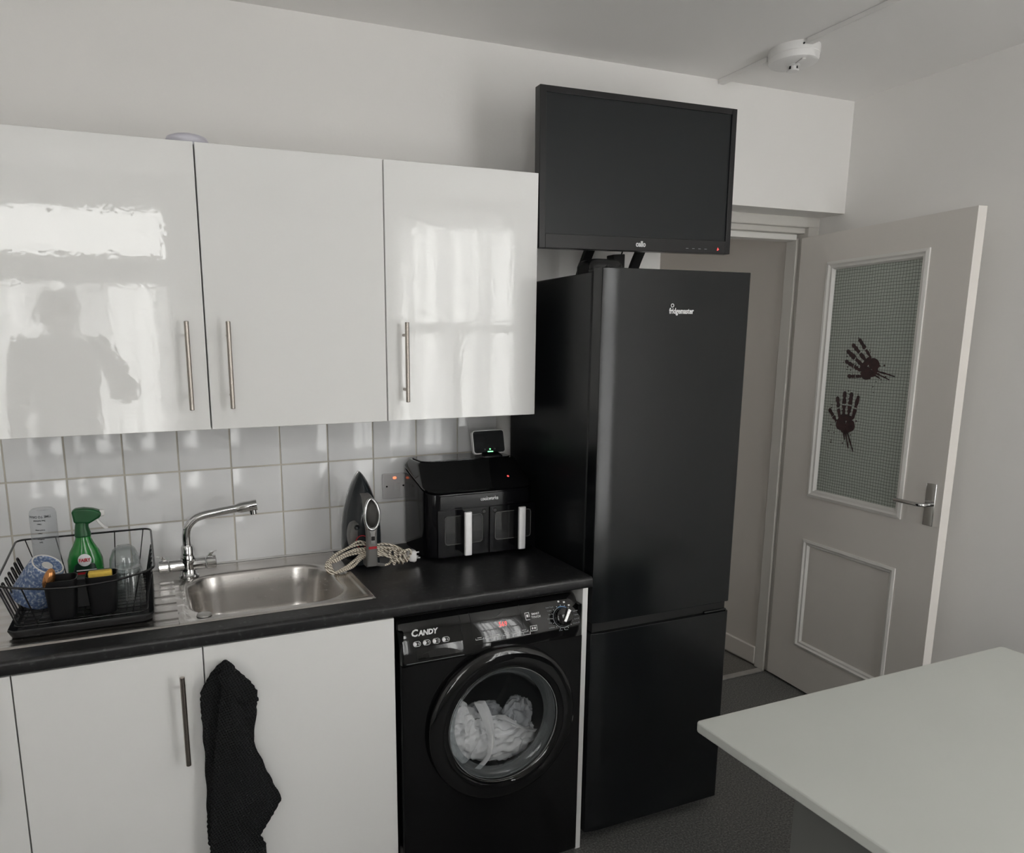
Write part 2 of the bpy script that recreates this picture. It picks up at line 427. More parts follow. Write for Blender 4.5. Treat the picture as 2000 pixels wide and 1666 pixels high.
#@@SETTING
# ================================================================== the setting
struct('floor', box(XL - 0.1, XR + 0.19, YF - 0.2, 0.17, -0.05, 0.0), 'vinyl_floor', label='dark grey speckled vinyl kitchen floor')
struct('floor_hall', box(0.3, 1.8, 0.17, 2.6, -0.05, 0.0), 'hall_floor', label='dull brown-grey hallway floor beyond the doorway')
struct('ceiling', box(XL - 0.1, XR + 0.19, YF - 0.2, 0.22, ZC, ZC + 0.08), 'ceiling_paint', label='plain white kitchen ceiling')
XO = 0.664
wall_back = struct('wall_back', [box(XL - 0.1, XO, 0.0, 0.15, 0, ZC), box(XO, XR, 0.0, 0.12, 2.13, ZC), box(XO, XR, 0.12, 0.22, 2.135, ZC)], 'wall_paint', label='white plastered wall behind the cabinets with lintel over doorway')
struct('wall_right', box(XR, XR + 0.19, YF - 0.2, 0.22, 0, ZC), 'wall_paint', label='white side wall behind the open door')
struct('wall_left', box(XL - 0.1, XL, YF - 0.2, 0.0, 0, ZC), 'wall_paint', label='white wall at the far end of the worktop')
xs_ = [XL, WIN[0][0], WIN[0][1], WIN[1][0], WIN[1][1], XR]
fw = [box(xs_[0], xs_[1], YF - 0.2, YF, 0, ZC), box(xs_[2], xs_[3], YF - 0.2, YF, 0, ZC), box(xs_[4], xs_[5], YF - 0.2, YF, 0, ZC)]
for (x0, x1, z0, z1) in WIN: fw += [box(x0, x1, YF - 0.2, YF, 0, z0), box(x0, x1, YF - 0.2, YF, z1, ZC)]
struct('wall_front', fw, 'wall_paint', label='white window wall opposite the cabinets')
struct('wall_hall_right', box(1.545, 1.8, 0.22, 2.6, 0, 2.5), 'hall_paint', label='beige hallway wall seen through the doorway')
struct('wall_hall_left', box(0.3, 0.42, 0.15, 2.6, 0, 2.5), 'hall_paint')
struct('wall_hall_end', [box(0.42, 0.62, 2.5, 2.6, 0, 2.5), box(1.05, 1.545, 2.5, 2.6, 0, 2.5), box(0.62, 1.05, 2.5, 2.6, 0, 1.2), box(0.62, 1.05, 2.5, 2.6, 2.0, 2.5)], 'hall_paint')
hw = struct('window_hall_added', [box(0.62, 0.67, 2.52, 2.58, 1.2, 2.0), box(1.0, 1.05, 2.52, 2.58, 1.2, 2.0), box(0.67, 1.0, 2.52, 2.58, 1.2, 1.25), box(0.67, 1.0, 2.52, 2.58, 1.95, 2.0)], 'upvc', label='unseen white framed window added at the hallway end to light it')  # added out of view so daylight brightens the hall wall
part('pane', box(0.67, 1.0, 2.547, 2.553, 1.25, 1.95), 'window_glass', hw)
struct('ceiling_hall', box(0.3, 1.8, 0.22, 2.6, 2.5, 2.58), 'ceiling_paint')
struct('baseboard_hall', [box(1.528, 1.545, 0.222, 2.5, 0.012, 0.10)], 'hall_paint', bevel=0.004)
struct('baseboard_right', box(XR - 0.015, XR, YF, -0.0, 0, 0.10), 'bead_paint', bevel=0.004)

# door frame in the recess under the lintel
fr = struct('trim_1', box(1.548, XR, 0.12, 0.22, 0, 2.135), 'frame_paint', label='painted door frame standing in the wall recess', bevel=0.003)
part('door_stop', box(1.532, 1.548, 0.165, 0.222, 0, 2.05), 'frame_paint', fr, bevel=0.003)
part('head_architrave', [box(XO, XR, 0.118, 0.14, 2.088, 2.134)], 'frame_paint', fr, bevel=0.005)
part('head_lining', [box(XO, 1.56, 0.14, 0.215, 2.066, 2.134)], 'frame_paint', fr, bevel=0.003)
part('head_stop', [box(XO, 1.532, 0.165, 0.222, 2.040, 2.066)], 'bead_paint', fr, bevel=0.003)
part('side_lining', [box(XO - 0.002, XO + 0.03, 0.12, 0.222, 0, 2.06)], 'frame_paint', fr, bevel=0.003)
struct('trim_2', box(XO, 1.53, 0.155, 0.19, 0.0, 0.006), 'alu_strip', label='metal threshold strip across the doorway floor', bevel=0.002)

# splashback tiles, each a piece of the wall
TP, T0, TZ = 0.1561, -1.4344, 1.2166
grout = part('grout_bed', box(-2.2, T0 + 9 * TP, -0.003, 0.0, 0.90, TZ + TP), 'grout', wall_back)
import bmesh
def tile_mesh(w, h):
    gw = 0.0046
    v, f = box(gw / 2, w - gw / 2, -0.0075, -0.001, gw / 2, h - gw / 2)
    me = mesh_data('tile', (v, f), 'tile_glaze')
    bm = bmesh.new(); bm.from_mesh(me)
    ed = [e for e in bm.edges if all(p.co.y < -0.007 for p in e.verts)]
    bmesh.ops.bevel(bm, geom=ed, offset=0.0022, segments=2, affect='EDGES', profile=0.6)
    bmesh.ops.recalc_face_normals(bm, faces=bm.faces)
    bm.to_mesh(me); bm.free(); me.shade_smooth(); me.set_sharp_from_angle(angle=math.radians(50)); return me
tm = tile_mesh(TP, TP)
for j in range(3):
    for i in range(-5, 9):
        o = bpy.data.objects.new('tile', tm); COL.objects.link(o); o.parent = wall_back
        o.location = (T0 + i * TP, 0, TZ + (j - 2) * TP)
        o.rotation_euler = (random.uniform(-.002, .002), 0, random.uniform(-.003, .003))
# windows with panes, and the wall sections round them
def window(name, x0, x1, z0, z1, transom, label, hb=0.035):
    y0, y1 = YF - 0.16, YF - 0.09; t = 0.055
    w = struct(name, [box(x0, x1, y0, y1, z0, z0 + t), box(x0, x1, y0, y1, z1 - t, z1), box(x0, x0 + t, y0, y1, z0 + t, z1 - t), box(x1 - t, x1, y0, y1, z0 + t, z1 - t)], 'upvc', label=label)
    xm = (x0 + x1) / 2
    part('transom_bar', box(x0 + t, x1 - t, y0, y1, transom - hb, transom + hb), 'upvc', w)
    part('mullion', box(xm - 0.03, xm + 0.03, y0, y1, z0 + t, transom - hb), 'upvc', w)
    for a, b_, c, d in ((x0 + t, x1 - t, transom + hb, z1 - t), (x0 + t, xm - 0.03, z0 + t, transom - hb), (xm + 0.03, x1 - t, z0 + t, transom - hb)):
        part('pane', box(a, b_, YF - 0.130, YF - 0.124, c, d), 'window_glass', w)
    part('window_sill', box(x0 - 0.03, x1 + 0.03, YF - 0.19, YF + 0.03, z0 - 0.03, z0 - 0.002), 'upvc', w)
window('window_1', *WIN[0], 2.055, 'white framed window with clear top light', 0.085)
window('window_2', *WIN[1], 1.72, 'white framed window behind full net curtain')
def curtain(x0, x1, z0, z1, y, label, seed):
    rnd = random.Random(seed); ph = [rnd.uniform(0, 6.28) for _ in range(4)]
    def fn(u, v):
        x = x0 + (x1 - x0) * u
        a = 0.016 * math.sin(x * 62 + ph[0] + 1.2 * math.sin(x * 9 + ph[1])) + 0.009 * math.sin(x * 27 + ph[2])
        return (x + 0.01 * math.sin(v * 5 + x * 12), y + a * (0.5 + 0.5 * (1 - v)) , z0 + (z1 - z0) * v)
    c = thing('net_curtain', label, 'curtain', ((x0 + x1) / 2, y, z0), 'net curtains at the windows')
    part('curtain_fabric', grid(fn, 150, 6), 'net_curtain', c, smooth=80, recalc=False)
    part('curtain_rod', cyl((x0 - 0.03, y, z1), (x1 + 0.03, y, z1), 0.006, 8), 'upvc', c)
curtain(-2.16, -0.97, 0.75, 1.97, YF + 0.03, 'white net half curtain mirrored in the leftmost wall cabinet', 3)
curtain(0.38, 1.45, 0.25, 2.50, YF + 0.04, 'white full net curtain mirrored in the rightmost wall cabinet', 8)
#@@KITCHEN
# ================================================================== fitted units
def bar_handle(parent, x, z0, z1, yd, stand=0.032):
    h = part('handle', cyl((x, yd - stand, z0), (x, yd - stand, z1), 0.0062, 14), 'nickel', parent, smooth=40, bevel=0.001)
    for zz in (z0 + 0.036, z1 - 0.036):
        part('handle_post', cyl((x, yd, zz), (x, yd - stand + 0.003, zz), 0.0045, 10), 'nickel', h, smooth=40)
    return h
YU = -0.32
def wall_cabinet(x0, x1, hx, label):
    c = thing('wall_cabinet', label, 'cabinet', ((x0 + x1) / 2, -0.15, 1.375), 'wall cabinets over the sink')
    part('carcass', box(x0 + 0.0015, x1 - 0.0015, YU + 0.021, -0.0005, 1.377, 2.0985), 'carcass_white', c, bevel=0.001)
    d = part('door', box(x0 + 0.0018, x1 - 0.0018, YU, YU + 0.0185, 1.375, 2.1004), 'gloss_white', c, bevel=0.0014)
    bar_handle(d, hx, 1.431, 1.659, YU)
    return c
wall_cabinet(-1.5424, -1.0424, -1.0905, 'glossy white wall cabinet farthest left, above the dish rack')
wall_cabinet(-1.0424, -0.5445, -0.987, 'glossy white wall cabinet above the tap and sink bowl')
wall_cabinet(-0.5445, -0.0518, -0.492, 'glossy white wall cabinet beside the fridge and television')
YB = -0.5846
def base_cabinet(x0, x1, hx, label):
    c = thing('base_cabinet', label, 'cabinet', ((x0 + x1) / 2, -0.3, 0), 'base cabinets under the worktop')
    sk = [box(x0 + 0.001, x0 + 0.017, YB + 0.021, -0.02, 0.14, 0.735), box(x1 - 0.017, x1 - 0.001, YB + 0.021, -0.02, 0.14, 0.735),
          box(x0 + 0.001, x1 - 0.001, YB + 0.021, YB + 0.037, 0.735, 0.875),
          box(x0 + 0.017, x1 - 0.017, YB + 0.021, -0.02, 0.14, 0.157), box(x0 + 0.017, x1 - 0.017, -0.03, -0.02, 0.157, 0.875)]
    part('carcass', sk, 'carcass_white', c)
    d = part('door', box(x0 + 0.0016, x1 - 0.0016, YB, YB + 0.0185, 0.145, 0.8715), 'gloss_white', c, bevel=0.0014)
    bar_handle(d, hx, 0.586, 0.817, YB)
    part('plinth', box(x0, x1, -0.53, -0.515, 0.0, 0.1385), 'carcass_white', c)
    return c
base_cabinet(-2.03, -1.5283, -1.58, 'white base cabinet at the left edge, only its door edge in view')
base_cabinet(-1.5283, -1.1169, -1.1695, 'white base cabinet with bare bar handle below the dish rack')
base_cabinet(-1.1169, -0.6226, -1.067, 'white base cabinet with a black towel hanging from its handle')
tag(part('end_panel', box(-0.0288, -0.0108, -0.585, -0.003, 0.0, 0.8755), 'carcass_white', bevel=0.001), 'narrow white end panel standing between washing machine and fridge', 'panel')

# worktop: post-formed front edge, cut out under the sink bowl
ZW, ZWB, YW = 0.910, 0.8762, -0.5932
wt = thing('worktop', 'black speckled laminate worktop with rounded front edge', 'worktop', (-1.1, -0.3, ZWB))
CX0, CX1, CY0, CY1 = -1.142, -0.699, -0.494, -0.108
r = 0.010
prof = [(CY0, ZWB)] + [(YW + 0.006 - 0.006 * math.sin(a), ZWB + 0.006 - 0.006 * math.cos(a)) for a in [k * PI / 8 for k in range(5)]] + \
       [(YW + r - r * math.cos(a), ZW - r + r * math.sin(a)) for a in [k * PI / 12 for k in range(7)]] + [(CY0, ZW)]
XA, XB = -2.1, -0.0005
strip = loft([[(x, y, z) for y, z in prof] for x in (XA, XB)])
part('worktop_slab', [strip, box(XA, CX0, CY0, -0.009, ZWB, ZW), box(CX1, XB, CY0, -0.009, ZWB, ZW), box(CX0, CX1, CY1, -0.009, ZWB, ZW)], 'worktop_laminate', wt, smooth=30)
part('sealant_bead', tube([(XA, -0.0115, ZW + 0.001), (-0.0005, -0.0115, ZW + 0.001)], 0.0045, 8), 'sealant', wt, smooth=60)

# ------------------------------------------------------------------ sink
SX0, SX1, SY0, SY1 = -1.637, -0.652, -0.520, -0.030
XS = -1.165
def sstep(a, b_, t):
    t = max(0.0, min(1.0, (t - a) / (b_ - a))); return t * t * (3 - 2 * t)
RIBS = [-0.455 + k * 0.0625 for k in range(6)]
def deck_z(x, y):
    d = min(x - SX0, SX1 - x, y - SY0, SY1 - y)
    z = ZW + 0.0004 + 0.0042 * sstep(0, 0.004, d) - 0.0026 * sstep(0.016, 0.026, d)
    if x < XS + 0.03:
        for yr in RIBS:
            ax, bx = -1.60, -1.163
            px = max(ax - x, 0, x - bx); sd = math.hypot(px, y - yr) - 0.021
            z += 0.0030 * (1 - sstep(-0.004, 0.003, sd))
    return z
dg = grid(lambda u, v: (SX0 + (XS - SX0) * u, SY0 + (SY1 - SY0) * v, deck_z(SX0 + (XS - SX0) * u, SY0 + (SY1 - SY0) * v)), 150, 150)
NB = 112
def ray_rect(a, x0, x1, y0, y1):
    cx, cy = (BX0 + BX1) / 2, (BY0 + BY1) / 2; dx, dy = math.cos(a), math.sin(a)
    tx = ((x1 if dx > 0 else x0) - cx) / dx if abs(dx) > 1e-9 else 1e9
    ty = ((y1 if dy > 0 else y0) - cy) / dy if abs(dy) > 1e-9 else 1e9
    t = min(tx, ty); return cx + dx * t, cy + dy * t
BX0, BX1, BY0, BY1 = -1.137, -0.706, -0.487, -0.114
def ray_rr(a, x0, x1, y0, y1, rr):
    cx, cy = (BX0 + BX1) / 2, (BY0 + BY1) / 2; dx, dy = math.cos(a), math.sin(a); lo, hi = 0, 1.0
    hx, hy = (x1 - x0) / 2, (y1 - y0) / 2
    for _ in range(30):
        t = (lo + hi) / 2; qx, qy = abs(dx * t) - hx + rr, abs(dy * t) - hy + rr
        s = math.hypot(max(qx, 0), max(qy, 0)) + min(max(qx, qy), 0) - rr
        if s > 0: hi = t
        else: lo = t
    return cx + dx * lo, cy + dy * lo
cxm, cym = (BX0 + BX1) / 2, (BY0 + BY1) / 2
corner = [math.atan2(y - cym, x - cxm) for x, y in ((XS, SY0), (SX1, SY0), (SX1, SY1), (XS, SY1))]
ang = sorted([-PI + 2 * PI * k / NB for k in range(NB)] + corner)
outer = [ray_rect(a, XS, SX1, SY0, SY1) for a in ang]
inner = [ray_rr(a, BX0, BX1, BY0, BY1, 0.105) for a in ang]
rings = []
for k in range(25):
    t = 1 - (1 - k / 24) ** 1.0
    rg = []
    for (ox, oy), (ix, iy) in zip(outer, inner):
        x = ox + (ix - ox) * t; y = oy + (iy - oy) * t
        rg.append((x, y, deck_z(x, y) if k < 24 else deck_z(x, y) - 0.0006))
    rings.append(rg)
for ins, dz, rr in ((0.004, -0.0018, .103), (0.008, -0.006, .10), (0.011, -0.014, .098), (0.018, -0.06, .094), (0.026, -0.115, .088), (0.034, -0.140, .082), (0.048, -0.152, .07), (0.075, -0.157, .05), (0.14, -0.160, .03), (0.178, -0.161, .005)):
    rings.append([(*ray_rr(a, BX0 + ins, BX1 - ins, BY0 + ins, BY1 - ins, rr), ZW + 0.002 + dz) for a in ang])
bowl = loft(rings, False, True)
sk = thing('kitchen_sink', 'stainless steel inset sink with one bowl and ribbed drainer', 'sink', (-1.14, -0.275, ZW))
part('sink_deck', [dg, bowl], 'steel_sink', sk, smooth=60, recalc=False)
part('tap_hole_cover', lathe([(0.0, 0.0045), (0.014, 0.0042), (0.0185, 0.0025), (0.0195, 0.0), (0.0, 0.0)], 28, Matrix.Translation((-1.102, -0.474, ZW + 0.0035))), 'steel_brushed', sk, smooth=60)
part('drain', lathe([(0.0, 0.001), (0.02, 0.001), (0.028, 0.004), (0.036, 0.002), (0.036, 0.0), (0.0, 0.0)], 28, Matrix.Translation((cxm, cym, ZW - 0.1588))), 'chrome', sk, smooth=60)
# water drops on bowl wall and deck
drops = []
rd = random.Random(5)
for _ in range(70):
    x = rd.uniform(-1.55, -1.18); y = rd.uniform(-0.46, -0.06)
    drops.append(sphere((x, y, deck_z(x, y)), (rd.uniform(.001, .0025), rd.uniform(.001, .0025), .0012), 8, 4))
for _ in range(90):
    t = rd.uniform(0.1, 0.95); a = rd.uniform(0.3, 2.6)
    ins = 0.011 + 0.023 * t; x, y = ray_rr(a, BX0 + ins, BX1 - ins, BY0 + ins, BY1 - ins, .09)
    drops.append(sphere((x, y, ZW - 0.012 - 0.12 * t), (rd.uniform(.0008, .0018), .0012, rd.uniform(.001, .002)), 8, 4))
dr = part('water_drops', drops, 'chrome', sk, smooth=80); dr['kind'] = 'stuff'

# tap: pillar, cross body with lever at each end, swan spout
TX, TY = -1.119, -0.118
tp = thing('mixer_tap', 'chrome mixer tap with swivel spout and two lever handles', 'tap', (TX, TY, ZW + 0.003))
part('pillar', lathe([(0.0, 0.0), (0.029, 0.0), (0.029, 0.004), (0.0235, 0.008), (0.022, 0.03), (0.024, 0.05), (0.021, 0.066), (0.0, 0.066)], 24, Matrix.Translation((TX, TY, ZW + 0.003))), 'chrome', tp, smooth=50)
part('cross_body', cyl((TX - 0.054, TY, 0.951), (TX + 0.049, TY, 0.951), 0.0195, 24), 'chrome', tp, smooth=40, bevel=0.002)
for s, e in ((-1, TX - 0.054), (1, TX + 0.049)):
    k = part('valve_handle', cyl((e + s * 0.002, TY, 0.951), (e + s * 0.031, TY, 0.951), 0.0205, 24), 'chrome', tp, smooth=40, bevel=0.002)
    part('lever', loft([[(e + s * 0.012 + dx * 0.006, TY + dy * 0.007, 0.970) for dx, dy in ((-1, -1), (1, -1), (1, 1), (-1, 1))],
                        [(e + s * 0.020 + dx * 0.005, TY - 0.004 + dy * 0.006, 0.983) for dx, dy in ((-1, -1), (1, -1), (1, 1), (-1, 1))],
                        [(e + s * 0.033 + dx * 0.002, TY - 0.006 + dy * 0.006, 0.986) for dx, dy in ((-1, -1), (1, -1), (1, 1), (-1, 1))]]), 'chrome', k, bevel=0.0015)
part('collar', lathe([(0.0, 0.0), (0.0185, 0.0), (0.0185, 0.030), (0.0155, 0.035), (0.0, 0.035)], 24, Matrix.Translation((TX, TY, 0.975))), 'chrome', tp, smooth=40)
sp = smooth_path([(TX, TY, 1.005), (TX, TY, 1.040), (TX + 0.006, TY - 0.001, 1.066), (TX + 0.024, TY - 0.004, 1.087), (TX + 0.05, TY - 0.008, 1.0985), (TX + 0.10, TY - 0.016, 1.1075), (TX + 0.158, TY - 0.026, 1.116)], 8)
part('spout', tube(sp, 0.0125, 16), 'chrome', tp, smooth=60)
d_ = Vector((0.157, -0.026, 0.020)).normalized(); p_ = Vector((TX + 0.148, TY - 0.0245, 1.115))
nz_ = part('nozzle', tube([p_, p_ + d_ * 0.012, p_ + d_ * 0.052, p_ + d_ * 0.060], lambda t: 0.0135 + 0.003 * min(1, t * 3), 18), 'chrome', tp, smooth=50)
part('aerator', cyl(p_ + d_ * 0.046, p_ + d_ * 0.046 + Vector((0.002, 0, -0.026)), 0.011, 16), 'chrome', nz_, smooth=40)

# ------------------------------------------------------------------ fused switch on the tiles
so = thing('wall_switch', 'white fused wall switch with glowing orange neon on tiles', 'switch', (-0.4255, -0.008, 1.075))
pl = part('faceplate', prism_y(rrect(-0.4695, -0.3815, 1.0745, 1.1615, 0.004), -0.0175, -0.008), 'socket_plastic', so, bevel=0.0015)
part('rocker', box(-0.428, -0.410, -0.0195, -0.0172, 1.104, 1.128), 'socket_plastic', so, bevel=0.001)
part('fuse_carrier', box(-0.455, -0.434, -0.0185, -0.0172, 1.098, 1.124), 'socket_plastic', so, bevel=0.001)
part('neon_lamp', prism_y(rrect(-0.4325, -0.4205, 1.143, 1.1505, 0.003), -0.0192, -0.0172), 'led_orange', so)
for sx in (-0.4555, -0.3955): part('screw', cyl((sx, -0.0172, 1.118), (sx, -0.0188, 1.118), 0.0032, 12), 'rubber', so)

#@@APPLIANCES
# ================================================================== fridge freezer
FX0, FX1, FY = 0.011, 0.5476, -0.5813
fg = thing('fridge_freezer', 'tall black fridge freezer with two doors beside the worktop', 'fridge', ((FX0 + FX1) / 2, -0.3, 0))
part('cabinet_body', box(FX0 + 0.001, FX1 - 0.001, -0.522, -0.03, 0.045, 1.797), 'fridge_side', fg, bevel=0.004)
part('door_gasket', box(FX0 + 0.012, FX1 - 0.012, -0.5295, -0.5215, 0.05, 1.79), 'rubber', fg)
def fridge_door(z0, z1, name):
    # plan outline: softly rolled left and right edges
    yb = -0.529; o = [(FX0, yb)]; yy = []
    NE, WE, TM = 20, 0.058, math.radians(14)
    acc = 0.0
    for k in range(NE): acc += math.tan(TM * (1 - (k + 0.5) / NE)) * WE / NE; yy.append(acc)
    o.append((FX0, FY + acc))
    for k in range(NE): o.append((FX0 + WE * (k + 1) / NE, FY + acc - yy[k]))
    for k in range(1, 11):
        a = PI / 2 - k / 10 * PI / 2; o.append((FX1 - 0.012 * (1 - math.cos(a)), -0.569 - (abs(FY) - 0.569) * math.sin(a)))
    o.append((FX1, yb))
    return part(name, prism_z(o, z0, z1), 'fridge_black', fg, bevel=0.0015, smooth=30)
ud = fridge_door(0.7534, 1.8038, 'fridge_door')
ld_ = fridge_door(0.040, 0.7193, 'freezer_door')
part('handle_recess', box(FX0 + 0.01, FX1 - 0.006, -0.565, -0.53, 0.7195, 0.7532), 'rubber', fg)
part('finger_pull', box(FX1 - 0.10, FX1 - 0.008, -0.577, -0.568, 0.7190, 0.7275), 'fridge_black', ld_, bevel=0.003)
lettering('fridgemaster', 0.0225, (0.2855, FY - 0.0004, 1.6865), 'print_white', ud, bold=0.0006, xs=0.78)
part('logo_ring', tube([(0.2515 + 0.0046 * math.cos(2 * PI * k / 16), FY - 0.0006, 1.7025 + 0.0046 * math.sin(2 * PI * k / 16)) for k in range(16)], 0.0013, 6, True), 'print_white', ud)
for fx in (FX0 + 0.05, FX1 - 0.05):
    for fy in (-0.50, -0.08):
        part('foot', lathe([(0.0, 0), (0.016, 0), (0.016, 0.012), (0.008, 0.016), (0.008, 0.047), (0.0, 0.047)], 14, Matrix.Translation((fx, fy, 0))), 'black_plastic', fg, smooth=40)
part('hinge', [box(FX0 + 0.012, FX0 + 0.075, -0.572, -0.485, 1.798, 1.8065), cyl((FX0 + 0.03, -0.556, 1.80), (FX0 + 0.03, -0.556, 1.813), 0.008, 12)], 'black_plastic', fg, bevel=0.002)
# small rounded box on top of the fridge
tag(part('small_box', loft([[(x, y, z) for x, y in rrect(0.092 + i, 0.212 - i, -0.40 + i, -0.30 - i, 0.022)] for z, i in ((1.797, 0.001), (1.80, 0), (1.832, 0.0), (1.846, 0.004), (1.852, 0.014))]), 'black_satin', smooth=50), 'small dark grey rounded box on the fridge top under the television', 'box')

# ================================================================== television on its bracket
tvx0, tvx1, tvz0, tvz1, tvy = -0.0425, 0.709, 1.8915, 2.3565, -0.31
tv = thing('television', 'black flat television mounted above the fridge', 'television', ((tvx0 + tvx1) / 2, tvy + 0.03, tvz0))
def tbox(x0, x1, z0, z1, ya, yb): return box(x0, x1, ya, yb, z0, z1)
sx0, sx1, sz0, sz1 = tvx0 + 0.0225, tvx1 - 0.0205, tvz0 + 0.043, tvz1 - 0.0185
part('bezel', [tbox(tvx0, sx0, tvz0, tvz1, tvy, tvy + 0.03), tbox(sx1, tvx1, tvz0, tvz1, tvy, tvy + 0.03), tbox(sx0, sx1, tvz0, sz0, tvy, tvy + 0.03), tbox(sx0, sx1, sz1, tvz1, tvy, tvy + 0.03)], 'tv_bezel', tv, bevel=0.0012)
part('screen', tbox(sx0 - 0.002, sx1 + 0.002, sz0 - 0.002, sz1 + 0.002, tvy + 0.0045, tvy + 0.010), 'tv_screen', tv)
part('back_shell', loft([[(x, y, z) for x, z in rrect(tvx0 + i, tvx1 - i, tvz0 + i, tvz1 - i, 0.012)] for y, i in ((tvy + 0.030, 0.002), (tvy + 0.042, 0.008), (tvy + 0.062, 0.07), (tvy + 0.070, 0.09))]), 'black_plastic', tv, smooth=30)
lettering('cello', 0.024, (0.336, tvy - 0.0004, 1.9125), 'print_white', tv, bold=0.0009, xs=0.85)
part('power_light', prism_y([(0.652, 1.901), (0.6605, 1.905), (0.655, 1.9115)], tvy - 0.001, tvy + 0.001), 'led_red', tv)
for k in range(4): part('button_mark', box(0.520 + k * 0.026, 0.530 + k * 0.026, tvy - 0.0006, tvy + 0.001, 1.9045, 1.9062), 'print_grey', tv)
bpy.context.view_layer.update()
tv.rotation_euler = (0, -0.011, 0)
bk = thing('television_bracket', 'black steel wall bracket behind the television', 'bracket', (0.333, -0.01, 1.82))
for s in (-1, 1):
    xc = 0.333 + s * 0.103
    pth = [(xc, -0.220, 2.24), (xc, -0.218, 2.02), (xc, -0.190, 1.93), (xc - 0.004, -0.160, 1.872), (xc - 0.008, -0.135, 1.815)]
    rail = []
    for (x, y, z) in smooth_path(pth, 4): rail.append([(x - 0.017, y - 0.006, z), (x + 0.017, y - 0.006, z), (x + 0.017, y + 0.010, z + 0.004), (x - 0.017, y + 0.010, z + 0.004)])
    part('rail', loft(rail), 'black_plastic', bk, bevel=0.001)
part('cross_rail', box(0.21, 0.455, -0.2095, -0.200, 2.06, 2.10), 'black_plastic', bk, bevel=0.001)
part('swing_arm', box(0.300, 0.345, -0.200, -0.012, 2.05, 2.11), 'black_plastic', bk, bevel=0.003)
part('wall_plate', box(0.27, 0.375, -0.012, -0.0005, 1.96, 2.20), 'black_plastic', bk, bevel=0.001)
part('cable_box', loft([[(x, y, 1.842 + 0.002 * q), (x + 0.044, y, 1.842 - 0.002 * q), (x + 0.044, y, 1.902), (x - 0.006, y, 1.898)] for x, y, q in ((0.342, -0.16, 0), (0.342, -0.12, 1))]), 'black_plastic', bk, bevel=0.003)
part('cable', tube(smooth_path([(0.384, -0.14, 1.90), (0.386, -0.16, 1.94), (0.384, -0.2, 1.99)], 6), 0.0025, 8), 'rubber', bk, smooth=60)

# ================================================================== washing machine
WX0, WX1, WY = -0.611, -0.034, -0.60
wm = thing('washing_machine', 'black front-loading washing machine under the worktop', 'washing machine', ((WX0 + WX1) / 2, -0.32, 0))
DX, DZ, DR = -0.305, 0.5125, 0.236
pz0, pz1 = 0.7365, 0.849
part('body_shell', [box(WX0, WX0 + 0.012, WY + 0.012, -0.06, 0.012, 0.828), box(WX1 - 0.012, WX1, WY + 0.012, -0.06, 0.012, 0.828), box(WX0 + 0.012, WX1 - 0.012, -0.072, -0.06, 0.012, 0.828), box(WX0 + 0.012, WX1 - 0.012, WY + 0.012, -0.072, 0.012, 0.024)], 'wm_body', wm)
angs = sorted([-PI + 2 * PI * k / 72 for k in range(72)] + [math.atan2(z - DZ, x - DX) for x in (WX0, WX1) for z in (0.012, pz0 - 0.002)])
def rr2(a, x0, x1, z0, z1):
    dx, dz = math.cos(a), math.sin(a)
    t = min(((x1 if dx > 0 else x0) - DX) / dx if abs(dx) > 1e-9 else 9, ((z1 if dz > 0 else z0) - DZ) / dz if abs(dz) > 1e-9 else 9)
    return DX + dx * t, DZ + dz * t
e = 0.006
fp = [[(*rr2(a, WX0, WX1, 0.012, pz0 - 0.002),) for a in angs], [(*rr2(a, WX0 + e * .3, WX1 - e * .3, 0.012 + e * .3, pz0 - 0.0025),) for a in angs], [(*rr2(a, WX0 + e, WX1 - e, 0.012 + e, pz0 - 0.003),) for a in angs], [(DX + 0.19 * math.cos(a), DZ + 0.19 * math.sin(a)) for a in angs], [(DX + 0.19 * math.cos(a), DZ + 0.19 * math.sin(a)) for a in angs]]
part('front_panel', loft([[(x, y, z) for x, z in rg] for rg, y in zip(fp, (WY + 0.014, WY + 0.003, WY, WY, WY + 0.03))], False, False), 'wm_body', wm, smooth=35)
# control fascia: convex, leaning back towards the top
def fas_y(z):
    t = (z - pz0) / (pz1 - pz0); return WY - 0.004 + 0.004 * t + 0.040 * t * t
def fas_n(z):
    h = 1e-4; s = (fas_y(z + h) - fas_y(z - h)) / (2 * h); return Vector((0, -1, s)).normalized()
fz = [pz0 + (pz1 - pz0) * k / 14 for k in range(15)]
sec = [(fas_y(z), z) for z in fz]
last = sec[-1]
sec += [(last[0] + 0.004, last[1] + 0.0035), (last[0] + 0.012, last[1] + 0.0055), (-0.50, last[1] + 0.0055), (-0.50, pz0)]
xsec = [(WX0 + 0.0, 0.012), (WX0 + 0.003, 0.004), (WX0 + 0.010, 0.0), (WX1 - 0.016, 0.0), (WX1 - 0.005, 0.005), (WX1, 0.014)]
fc = part('control_panel', loft([[(x, min(y + i, -0.45), z - (i * 0.5 if k > 13 and k < 17 else 0)) for k, (y, z) in enumerate(sec)] for x, i in xsec]), 'black_gloss', wm, smooth=35)
part('top_lid', loft([[(x, y, z) for x, y in rrect(WX0 + i, WX1 - i, -0.548 + i, -0.06 - i, 0.02)] for z, i in ((0.829, 0), (0.848, 0.0), (0.8555, 0.004), (0.858, 0.012))]), 'black_plastic', wm, smooth=40)
def on_fascia(z, lift=0.0006):
    n = fas_n(z); return n, Matrix.Rotation(math.atan2(n.z, -n.y), 4, 'X').inverted()
